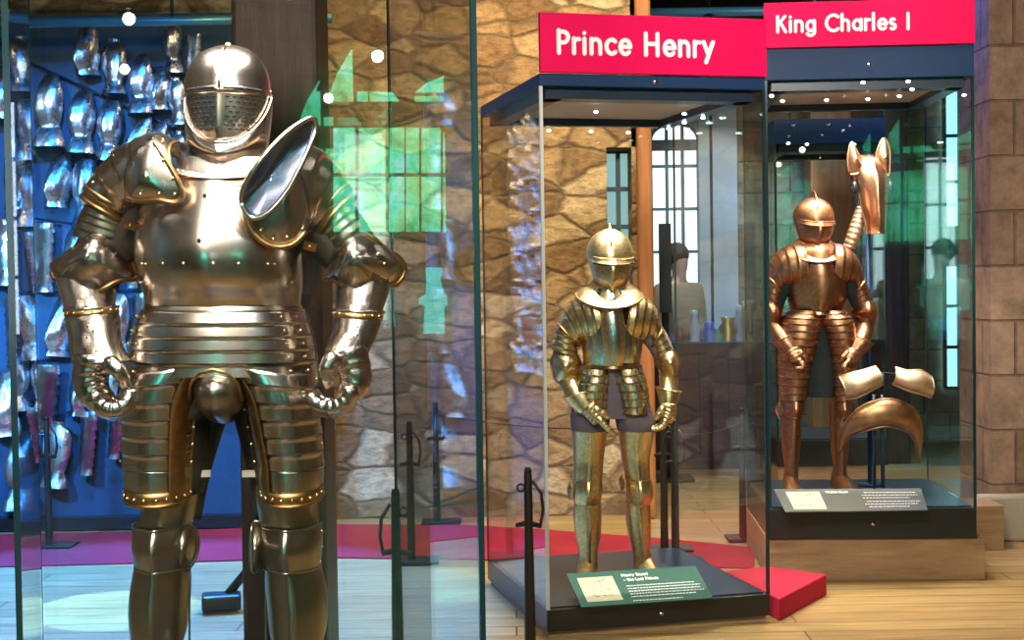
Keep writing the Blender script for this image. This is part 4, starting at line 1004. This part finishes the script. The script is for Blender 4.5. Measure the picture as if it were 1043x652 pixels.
def KC(x, y): return (x, y)
# helmet and gorget come in the boy's coordinates: a piecewise map sends them to the copper armour's place
def KCmap(x, y):
    if y < 300 and 585 < x < 656 and x < 700: return (829 + (x - 621.5) * .86, 198.5 + (y - 230) * .80)
    return (x, y)
small_suit(8.05, KCmap, 'dark copper gilt armour with knee-length lamed thigh guards beside the horse head armour', [COPPER, COPPERL, COPPER, HOLE, BRASS], CHA)
# ================================================================ CAPTION BOARDS
def caption(name, pts, m, label, heads, rows, pic):
    """pts: lower left, lower right, upper right, upper left corners (3-D)."""
    a, b_, c, d = [Vector(p) for p in pts]; U = (b_ - a); V = (d - a); Nn = U.cross(V).normalized()
    t = thing(name, (a + b_) / 2, label, 'caption panel')
    b = MB(); f = [b.vert(p + Nn * .003) for p in (a, b_, c, d)]; g = [b.vert(p - Nn * .003) for p in (a, b_, c, d)]
    b.face(f, 0, False); b.face(g[::-1], 0, False)
    for i in range(4): b.face((f[i], g[i], g[(i + 1) % 4], f[(i + 1) % 4]), 0, False)
    b.build('board', m, t)
    def at(u, v, o=.0035): return a + U * u + (d - a) * v * (1 - u) + (c - b_) * v * u + Nn * o
    def quad(b, u0, v0, u1, v1, m=0, o=.004):
        b.poly([at(u0, v0, o), at(u1, v0, o), at(u1, v1, o), at(u0, v1, o)], m)
    b = MB(); u0, v0, u1, v1 = pic; quad(b, u0, v0, u1, v1); p = b.build('picture', PAPER, t)
    b = MB()
    rnd = random.Random(3)
    cx, cy = (u0 + u1) / 2, (v0 + v1) / 2
    for k in range(26):
        x = cx + rnd.uniform(-.3, .3) * (u1 - u0); y = cy + rnd.uniform(-.35, .35) * (v1 - v0)
        an = rnd.uniform(0, 3.1); l = rnd.uniform(.05, .16) * (u1 - u0)
        b.tube([at(x, y, .0045), at(x + l * math.cos(an), y + l * 2 * math.sin(an), .0045)], .0012, 0, 4)
    b.build('drawing', INK, p)
    for tx, u, v, h in heads:
        b, w = letters(tx, at(u, v), U, V, h, .2, .001); b.build('heading', CAPT, t)
    for (u0, u1, v, h) in rows:
        b = MB(); x = u0
        while x < u1:
            l = rnd.uniform(.008, .028); quad(b, x, v, min(x + l, u1), v + h * .5); x += l + .006
        b.build('text_line', CAPT, t)
    # wedge foot under the raised rear edge
    b = MB(); q = [at(.3, 1, -.004), at(.7, 1, -.004)]
    zf = min(a.z, b_.z) - .002
    b.poly([q[0], q[1], Vector((q[1].x, q[1].y, zf)), Vector((q[0].x, q[0].y, zf))]); b.build('rear_support', m, t, .004)
l0, l1 = G(592, 619, .147), G(726, 609.5, .147)
caption('caption_panel', [l0, l1, P(708, 577, l1.y + .24), P(577, 585, l0.y + .24)], GREENC, 'green caption panel leaning in the middle glass case before the boy-sized armour',
        [('Henry Stuart', .40, .80, .021), ('- the Lost Prince', .40, .66, .021)],
        [(.40, .93, .50, .05), (.40, .96, .42, .05), (.40, .95, .34, .05), (.40, .97, .26, .05), (.40, .90, .18, .05), (.40, .78, .06, .04)], (.06, .12, .33, .84))
l0, l1 = G(800, 522, .394), G(945, 520, .394)
caption('caption_panel', [l0, l1, P(938, 498, l1.y + .2), P(788, 499, l0.y + .2)], GREYC, 'dark grey caption panel lying before the copper gilt armour',
        [('Charles Stuart', .34, .80, .017)],
        [(.60, .95, .80, .05), (.58, .96, .68, .05), (.58, .90, .56, .05), (.60, .97, .40, .05), (.58, .95, .28, .05), (.60, .88, .16, .05)], (.07, .10, .30, .88))

# ================================================================ HORSE ARMOUR IN THE RIGHT CASE
zc = .392
def thing_mb(name, loc, label, cat): return thing(name, loc, label, cat)
D = 8.15
t = thing('shaffron', P(886, 237, D), 'copper toned horse head armour with two pointed ears on a stand', 'horse armour')
b = MB()
loft(b, D, [(872, 158, 897, 158, .02, .0), (869, 163, 902, 163, .06, .0), (868, 172, 903, 172, .09, .0), (871, 184, 904, 184, .10, .02), (874, 198, 902, 198, .09, .04), (876, 212, 901, 212, .08, .05), (879, 225, 900, 225, .075, .055), (881, 238, 898, 238, .065, .05)], arc=(-20, 200), seg=32, keel=.02, kw=16, rim=('end', 'A', 'B'), rr=.004)
b.build('face_plate', [COPPERL], t, .002)
for pts in ([(864, 178), (861, 160), (865, 146), (869, 152), (876, 166), (877, 174)], [(892, 172), (890, 158), (897, 142), (903, 150), (904, 166), (902, 180)]):
    b = MB(); patch(b, D, [(x, y, .055) for x, y in pts], (sum(p[0] for p in pts) / 6, sum(p[1] for p in pts) / 6, .085), 0, None, 4, 5, rr=.004); b.build('ear', [COPPERL], t, .002)
for x, s_ in ((905, 1), (869, -1)):
    b = MB(); c = P(x, 191, D, .02); b.ball(c, .045, 0, 12, 8, (.5, .8, 1)); o = b.build('eye_guard', [BLACK], t)
b = MB(); b.tube([P(884, 160, D, .06), P(886, 190, D, .10), P(889, 215, D, .13)], .003, 1, 6); b.build('centre_seam', [COPPERL, HOLE], t)
def stand(px, ytop, D, label, m=NAVYM, r=.011, zb=zc, fr=.07):
    top = P(px, ytop, D); t = thing('display_stand', (top.x, D, zb), label, 'stand')
    b = MB(); b.tube([(top.x, top.y, zb + .008), top], r, 0, 10); b.build('rod', m, t)
    b = MB(); b.tube([(top.x, top.y, zb + .001), (top.x, top.y, zb + .012)], fr, 0, 20); b.build('foot', m, t)
    return t
stand(884, 225, D, 'thin blue black stand holding up the horse head armour', NAVYM, .013)
b = MB(); lamed(b, 8.25, [(878, 212, 0), (874, 224, .02), (869, 238, .03), (864, 252, .02)], [.03, .036, .038, .034], 9, 0, 0, 14, 1.0, .006)
o = b.build('crinet', [BONE]); tag(o, 'short curl of pale steel neck lames hanging below the horse head armour', 'horse armour')
D = 7.82
stand(890, 402, D, 'thin dark stand under the saddle arch, nearer the copper armour', NAVY, .010, fr=.02)
stand(898.5, 402, D, 'thin dark stand under the saddle arch, farther from the copper armour', NAVY, .011, fr=.02)
def ribbon_plate(name, upper, lower, dep, m, label, rr=.003):
    b = MB(); rows = []
    n = 24; T = len(upper) - 1
    for k in range(5):
        u = k / 4; row = []
        for i in range(n + 1):
            a = catmull(upper, i / n * T); c = catmull(lower, i / n * T)
            row.append(P(a[0] + (c[0] - a[0]) * u, a[1] + (c[1] - a[1]) * u, D, a[2] + (c[2] - a[2]) * u + dep * math.sin(math.pi * u)))
        rows.append(row)
    b.grid(rows, 0)
    b.tube(rows[0], rr, 0, 6); b.tube(rows[-1], rr, 0, 6); b.tube([r[0] for r in rows], rr, 0, 6); b.tube([r[-1] for r in rows], rr, 0, 6)
    o = b.build(name, [m], None, .003); tag(o, label, 'saddle plate'); return o
ribbon_plate('saddle_arch', [(857, 462, -.10), (858, 438, -.02), (872, 415, .05), (898, 405, .08), (925, 413, .05), (940, 434, -.02), (943, 472, -.12)],
             [(862, 458, -.10), (866, 446, -.02), (880, 438, .05), (898, 433, .08), (916, 437, .05), (932, 448, -.02), (941, 474, -.12)], .03, SADDLE, 'wide brown steel saddle arch curving above the case floor')
ribbon_plate('saddle_wing', [(855, 384, 0), (864, 380, .04), (876, 377, .05), (890, 373, .03)], [(863, 407, 0), (872, 404, .04), (884, 398, .05), (898, 391, .03)], .05, BONE, 'pale curved saddle plate tilted up beside the copper armour')
ribbon_plate('saddle_wing', [(911, 374, .03), (922, 377, .05), (936, 377, .04), (949, 384, 0)], [(908, 391, .03), (922, 397, .05), (936, 401, .04), (948, 405, 0)], .05, BONE, 'pale curved saddle plate nearer the stone pier')
t = thing('display_bracket', P(902, 381, D), 'thin dark bracket joining the two pale saddle plates', 'bracket')
b = MB(); b.tube([P(880, 383, D, -.01), P(902, 380, D, -.01), P(925, 384, D, -.01)], .006, 0, 8); b.tube([P(899, 400, D, -.01), P(900, 381, D, -.01)], .008, 0, 8)
b.tube([P(893, 433, D, 0), P(888, 437, D, .02)], .007, 0, 8); b.build('bar', NAVY, t)

# ================================================================ SWORD SHAPED BARRIER POSTS
def sword_post(px, py_base, D, h, label, foot='plate', side=1, m=None):
    g = P(px, py_base, D); x, y = g.x, D; m = m or IRON
    t = thing('barrier_post', (x, y, .009 if foot == 'plate' else 0), label, 'barrier post')
    b = MB(); zb = .0
    b.grid([[Vector((x + w * c, y + dd * s_, z)) for c, s_ in [(math.cos(k * math.pi / 4), math.sin(k * math.pi / 4)) for k in range(8)]] for z, w, dd in ((zb + .02, .024, .024), (h * .4, .022, .022), (h - .24, .019, .019), (h - .02, .017, .017), (h, .012, .012))], 0, True)
    b.build('blade', m, t)
    b = MB(); b.tube([(x - .055, y, h - .235), (x, y, h - .225), (x + .055, y, h - .24)], 0, 0, 8, rad=[.010, .014, .010]); b.build('crossguard', m, t)
    b = MB(); b.tube([(x + side * .05, y, h - .235), (x + side * .062, y, h - .17), (x + side * .055, y, h - .10), (x + side * .02, y, h - .045)], .007, 0, 8); b.build('knuckle_bow', m, t)
    b = MB(); b.tube([(x - side * (.030 + .016 * math.cos(a)), y, h - .075 + .016 * math.sin(a)) for a in [k * math.pi / 6 for k in range(12)]], .005, 0, 6, close=True); b.build('rope_ring', m, t)
    b = MB(); b.tube([(x, y, h - .01), (x, y, h + .012)], 0, 0, 10, rad=[.018, .012]); b.build('pommel', m, t)
    b = MB()
    if foot == 'plate': b.box((x + .03, y, .015), (.26, .2, .012))
    else:
        b.box((x, y, .006), (.20, .16, .012))
        for s_ in (-1, 1): b.poly([(x + s_ * .02, y, .012), (x + s_ * .07, y, .012), (x + s_ * .02, y, .07)])
    b.build('foot', m, t); return Vector((x, y, h - .075))
IRON = mat('blackened_iron', (.030, .022, .016), .5, .5)
r1 = sword_post(540, 640, 5.98, .80, 'black sword shaped barrier post standing before the middle glass case')
r2 = sword_post(405, 640, 5.4, .80, 'dark sword shaped barrier post nearest behind the front glass case', side=-1)
r3 = sword_post(419, 560, 8.05, .80, 'sword shaped barrier post on the near edge of the red carpet')
r4 = sword_post(445, 520, 9.35, .80, 'sword shaped barrier post closest to the rubble wall')
r5 = sword_post(50, 545, 8.7, .80, 'blue lit sword shaped barrier post before the hanging armour')
r6 = sword_post(677, 560, 8.3, .80, 'sword shaped barrier post behind the boy-sized armour, on the rubble wall side')
r7 = sword_post(688, 560, 7.95, .80, 'sword shaped barrier post behind the boy-sized armour, nearer the copper armour')
r8 = sword_post(757, 560, 8.6, .80, 'sword shaped barrier post seen between the two signed glass cases')
def rope(a, c, sag, label):
    b = MB(); n = 14
    b.tube([a.lerp(c, k / n) + Vector((0, 0, -sag * math.sin(math.pi * k / n))) for k in range(n + 1)], .0035, 0, 6)
    tag(b.build('barrier_rope', IRON), label, 'rope')
rope(r3, r4, .05, 'thin dark barrier rope between the two posts behind the front case')
rope(r4, r6, .04, 'thin barrier rope running behind the boy-sized armour from the rubble wall')
rope(r7, r8, .03, 'thin barrier rope between the two posts near the copper armour')
# black shoe shaped foot of a floor lamp behind the largest armour
D = 6.7; c = G(228, 630, 0)
t = thing('floor_lamp', (c.x, c.y, 0), 'black floor lamp with boxy foot half hidden by the oak pillar', 'floor lamp')
b = MB(); a = G(208, 622, 0); e = G(246, 634, 0)
b.box((a.x + .09, a.y - .02, .05), (.19, .13, .075), 0, R(12)); b.build('foot', BLACK, t, bevel=.012)
b = MB(); b.tube([(a.x + .12, a.y, .08), (a.x + .22, a.y + .05, .20), (a.x + .30, a.y + .1, .42)], .022, 0, 10); b.build('arm', BLACK, t)
b = MB(); b.tube([(a.x + .29, a.y + .1, .40), (a.x + .30, a.y + .04, .52)], 0, 0, 16, rad=[.05, .07]); b.build('lamp_head', BLACK, t)

# ================================================================ WALL OF HANGING ARMOUR
DW = 9.2
b = MB(); x0, x1 = -3.85, P(322, 300, DW).x
b.box(((x0 + x1) / 2, DW + .18, 1.72), (x1 - x0, .05, 3.36)); 
bo = thing('display_wall', ((x0 + x1) / 2, DW + .18, .04), 'tall dark blue display wall hung with rows of steel armour', 'display wall')
b.build('panel', BOARD, bo)
b = MB(); b.box(((x0 + x1) / 2, DW + .14, .05), (x1 - x0, .16, .08)); b.build('base_rail', BLACK, bo)
def proto(kind):
    """one hanging piece, about unit height, hung from its top at the origin, facing -Y."""
    b = MB(); seg = 18
    if kind == 0:   # breastplate with flared skirt
        prof = [(0, .16, .05), (-.06, .24, .10), (-.16, .30, .17), (-.34, .33, .25), (-.52, .30, .27), (-.66, .235, .22), (-.72, .215, .17), (-.76, .25, .20), (-.86, .31, .25), (-1, .37, .29)]
    elif kind == 1:  # backplate, narrower, with collar
        prof = [(0, .13, .10), (-.05, .12, .08), (-.10, .25, .10), (-.25, .31, .16), (-.45, .30, .17), (-.64, .22, .13), (-.70, .20, .12), (-.80, .27, .17), (-.90, .31, .2)]
    elif kind == 2:  # peascod breastplate
        prof = [(0, .20, .04), (-.08, .27, .10), (-.25, .31, .20), (-.45, .31, .30), (-.62, .27, .35), (-.72, .20, .29), (-.76, .22, .25), (-.84, .28, .27)]
    else:           # tasset of lames
        prof = []
        for k in range(7):
            w = .24 - .012 * k; prof += [(-.13 * k, w, .10), (-.13 * k - .125, w + .03, .12)]
    rows = []
    for z, w, d in prof:
        row = []
        for j in range(seg + 1):
            a = R(-5 + 190 * j / seg); kk = .05 * math.exp(-((math.degrees(a) - 90) / 14) ** 2) if kind in (0, 2) else 0
            row.append(Vector((w * math.cos(a), -(d * math.sin(a) + kk * d * 4), z)))
        rows.append(row)
    b.grid(rows, 0)
    o_ = ('breastplate', 'backplate', 'peascod_breastplate', 'lamed_tasset')[kind]
    me = b.build('hanging_' + o_, SILV, solid=.0)
    return me
protos = [proto(k) for k in range(4)]
for o in protos: o.modifiers.clear() if hasattr(o.modifiers, 'clear') else None
used = [False] * 4
ROWW = ('top', 'second', 'third', 'fourth', 'fifth', 'sixth', 'seventh', 'lowest')
ORD = ('first', 'second', 'third', 'fourth', 'fifth', 'sixth', 'seventh', 'eighth', 'ninth', 'tenth', 'eleventh', 'twelfth', 'thirteenth', 'fourteenth', 'fifteenth', 'sixteenth', 'seventeenth', 'eighteenth', 'nineteenth', 'twentieth', 'last', 'final')
KN = ('flared steel breastplate', 'narrow steel backplate', 'ridged peascod breastplate', 'lamed steel tasset')
GR = ('flared breastplates on the display wall', 'backplates on the display wall', 'peascod breastplates on the display wall', 'tassets on the display wall')
rnd = random.Random(11)
for ri, y0 in enumerate((-112, -30, 54, 138, 222, 302, 378, 444)):
    inv = 1 / 530.0; c_ = 43.0 / 530 ** 2; inv += c_ * .25 * (ri % 2); ci = 0
    y0b = y0 + 84 if ri < 7 else 520
    while True:
        u = 1 / inv; px = 530 - u
        if px > 318 or ci > 21: break
        py = 290 + (y0 - 290) * u / 530; pyb = 290 + ((y0 + 84) - 290) * u / 530
        hgt = abs(pyb - py) * DW / F * rnd.uniform(.90, 1.02)
        k = rnd.choice((0, 0, 1, 2, 2, 3)) if ri < 4 else rnd.choice((0, 1, 3, 3, 2))
        top = P(px, py, DW)
        if top.z > 3.35 or top.z - hgt < .09:
            ci += 1; inv += c_; continue
        pr = protos[k]
        if used[k]: o = pr.copy(); COL.objects.link(o)
        else: o = pr; used[k] = True
        o.location = (top.x, DW + .04, top.z - hgt * (1, .9, .84, .905)[k]); o.scale = (hgt * rnd.uniform(.58, .72), hgt * rnd.uniform(.8, 1.0), hgt)
        o.rotation_euler = (R(rnd.uniform(-9, 3)), R(rnd.uniform(-5, 5)), R(rnd.uniform(-40, -8)))
        tag(o, KN[k] + ', %s piece along the %s row of the hanging display' % (ORD[ci], ROWW[ri]), 'armour piece', GR[k])
        ci += 1; inv += c_
    # hanging rail of the row
    a, e = P(0, y0 - 4, DW), P(318, 290 + (y0 - 4 - 290) * 212 / 530, DW)
    if ri and max(a.z, e.z) < 3.4:
        b = MB(); b.tube([a + Vector((0, .12, 0)), e + Vector((0, .12, 0))], .008, 0, 6); b.build('hanging_rail', NAVY, bo)

# ================================================================ FAR END OF THE ROOM
D = 11.8; a, e = P(652, 330, D), P(771, 330, D)
t = thing('display_cabinet', ((a.x + e.x) / 2, D + .3, 0), 'long dark display cabinet with glass top at the far end of the room', 'cabinet')
b = MB(); b.box(((a.x + e.x) / 2, D + .35, .55), (e.x - a.x, .7, .95)); b.build('body', mat('dark_maroon_panel', (.05, .018, .03), .5), t)
b = MB(); b.box(((a.x + e.x) / 2, D + .35, .04), (e.x - a.x - .06, .62, .08)); b.build('plinth', BLACK, t)
b = MB(); b.box(((a.x + e.x) / 2, D + .35, 1.045), (e.x - a.x + .04, .74, .04)); b.build('worktop', NAVY, t)
b = MB(); b.box(((a.x + e.x) / 2, D + .02, 1.2), (e.x - a.x, .01, .27)); b.build('glass_front', GLASS, t)
b = MB()
for k in range(5): x = a.x + (e.x - a.x) * k / 4; b.box((x, D - .003, .56), (.02, .006, .86))
b.build('door_edge', BLACK, t)
pal = [(.75, .78, .8), (.08, .35, .2), (.55, .35, .12), (.6, .5, .45), (.15, .25, .6), (.7, .6, .3), (.3, .1, .12)]
rnd = random.Random(5)
names = ('white', 'green', 'bronze', 'buff', 'blue', 'gold', 'maroon')
for k, (px, h) in enumerate(((707, .26), (731, .10), (741, .20), (752, .30), (722, .16), (763, .34), (692, .12))):
    x = P(px, 300, D + .3).x; b = MB(); w = .045 + .02 * (k % 3)
    b.grid([[Vector((x + r_ * math.cos(q), D + .3 + r_ * .8 * math.sin(q), 1.066 + z)) for q in [j * math.pi / 6 for j in range(12)]] for z, r_ in ((0, w), (h * .15, w * .8), (h * .5, w * 1.1), (h * .8, w * .55), (h, w * .75), (h + .01, .001))], 0, True)
    o = b.build('helmet_exhibit' if k % 2 else 'vase_exhibit', mat('exhibit_' + names[k], pal[k], .35, .6 if k in (2, 5) else 0))
    tag(o, names[k] + ' rounded exhibit standing on top of the long far cabinet', 'exhibit')
p0, p1 = P(671, 228, 11.2), P(684, 318, 11.2)
t = thing('information_screen', (p0.x, 11.2, .01), 'tall narrow black information screen in front of the arched window', 'screen')
b = MB(); b.box(((p0.x + p1.x) / 2, 11.2, (p0.z + p1.z) / 2), (p1.x - p0.x, .06, p0.z - p1.z)); b.build('screen_panel', BLACK, t)
b = MB(); b.tube([((p0.x + p1.x) / 2, 11.22, .02), ((p0.x + p1.x) / 2, 11.22, p1.z + .05)], .03, 0, 10); b.box(((p0.x + p1.x) / 2, 11.22, .02), (.4, .3, .02)); b.build('column', BLACK, t)
# visitor by the far window
def person(x, y, h, label, coat, face=1):
    t = thing('person', (x, y, 0), label, 'person')
    k = h / 1.75
    def sk(name, pts, edges, m, lv=2):
        me = bpy.data.meshes.new(name); me.from_pydata([Vector(p[:3]) * k for p in pts], edges, []); me.materials.append(m)
        o = bpy.data.objects.new(name, me); COL.objects.link(o); o.parent = t; ORG[o.name] = Vector((x, y, 0))
        md = o.modifiers.new('skin', 'SKIN'); 
        for i, p in enumerate(pts):
            v = me.skin_vertices[0].data[i]; v.radius = (p[3] * k, p[4] * k); v.use_root = (i == 0)
        md.use_smooth_shade = True
        s_ = o.modifiers.new('sub', 'SUBSURF'); s_.levels = lv; s_.render_levels = lv
        return o
    # body: pelvis root, spine, neck, head, arms, hands, legs, feet
    pts = [(0, 0, .95, .15, .11), (0, 0, 1.15, .14, .10), (0, 0, 1.36, .18, .11), (0, 0, 1.47, .06, .06), (0, -.01, 1.55, .06, .065), (0, -.015, 1.64, .078, .095), (0, -.01, 1.72, .055, .07),
           (.19, 0, 1.40, .06, .06), (.25, .01, 1.12, .045, .045), (.24, -.08, .90, .033, .033), (.235, -.11, .82, .022, .038),
           (-.19, 0, 1.40, .06, .06), (-.25, .01, 1.12, .045, .045), (-.24, -.08, .90, .033, .033), (-.235, -.11, .82, .022, .038),
           (.10, 0, .84, .095, .10), (.10, -.01, .48, .06, .065), (.10, .02, .08, .042, .045), (.10, -.13, .03, .04, .03),
           (-.10, 0, .84, .095, .10), (-.10, -.01, .48, .06, .065), (-.10, .02, .08, .042, .045), (-.10, -.13, .03, .04, .03)]
    ed = [(0, 1), (1, 2), (2, 3), (3, 4), (4, 5), (5, 6), (2, 7), (7, 8), (8, 9), (9, 10), (2, 11), (11, 12), (12, 13), (13, 14), (0, 15), (15, 16), (16, 17), (17, 18), (0, 19), (19, 20), (20, 21), (21, 22)]
    body = sk('body', pts, ed, SKIN)
    cp_ = [(0, 0, .88, .19, .14), (0, 0, 1.12, .17, .13), (0, 0, 1.36, .205, .135), (0, 0, 1.46, .085, .085), (.2, 0, 1.40, .078, .078), (.255, .01, 1.12, .06, .06), (.245, -.07, .92, .05, .05), (-.2, 0, 1.40, .078, .078), (-.255, .01, 1.12, .06, .06), (-.245, -.07, .92, .05, .05)]
    sk('coat', cp_, [(0, 1), (1, 2), (2, 3), (2, 4), (4, 5), (5, 6), (2, 7), (7, 8), (8, 9)], coat)
    sk('trousers', [(0, 0, .92, .165, .125), (.10, 0, .80, .11, .115), (.10, -.01, .48, .08, .085), (.10, .02, .10, .065, .075), (-.10, 0, .80, .11, .115), (-.10, -.01, .48, .08, .085), (-.10, .02, .10, .065, .075)], [(0, 1), (1, 2), (2, 3), (0, 4), (4, 5), (5, 6)], TROUS)
    hb = MB(); hb.ball(Vector((x, y + .025, 1.70)) * 1 + Vector((0, 0, 1.70 * k - 1.70)), .125 * k, 0, 16, 10, (.8, .95, .85)); hb.build('hair', HAIR, t)
    f = MB(); F0 = Vector((x, y, 0))
    f.ball(F0 + Vector((0, -.112, 1.62)) * k, .016 * k, 0, 8, 5, (.8, 1.2, 1.6)); f.ball(F0 + Vector((.083, 0, 1.625)) * k, .02 * k, 0, 8, 5, (.5, 1, 1.5)); f.ball(F0 + Vector((-.083, 0, 1.625)) * k, .02 * k, 0, 8, 5, (.5, 1, 1.5))
    return t, body
pp = P(691, 280, 12.95)
t_, body_ = person(pp.x, 12.95, 1.88, 'person in a tan coat with dark hair standing by the far arched window', COAT)
t_.rotation_euler.z = R(35)
# spare lit lamps behind the photographer's side of the hall, mirrored in the glass
for i, (x, y, z) in enumerate(((-.9, -1.5, 3.2), (.9, -2.5, 3.3), (2.4, -2.0, 3.1))):
    t = thing('ceiling_lamp', (x, y, z), ('lit round ceiling lamp behind the viewer, nearest the front case', 'lit round ceiling lamp behind the viewer near the hall centre', 'lit round ceiling lamp behind the viewer on the pier side')[i], 'ceiling lamp')
    b = MB(); b.ball((x, y, z), .04, 0, 16, 10); b.build('bulb', BULB, t)
    b = MB(); b.tube([(x, y, z + .06), (x, y, z + .16)], 0, 0, 14, rad=[.10, .05]); b.tube([(x, y, z + .15), (x, y, 4.3)], .01, 0, 6); b.build('cap', BLACK, t)
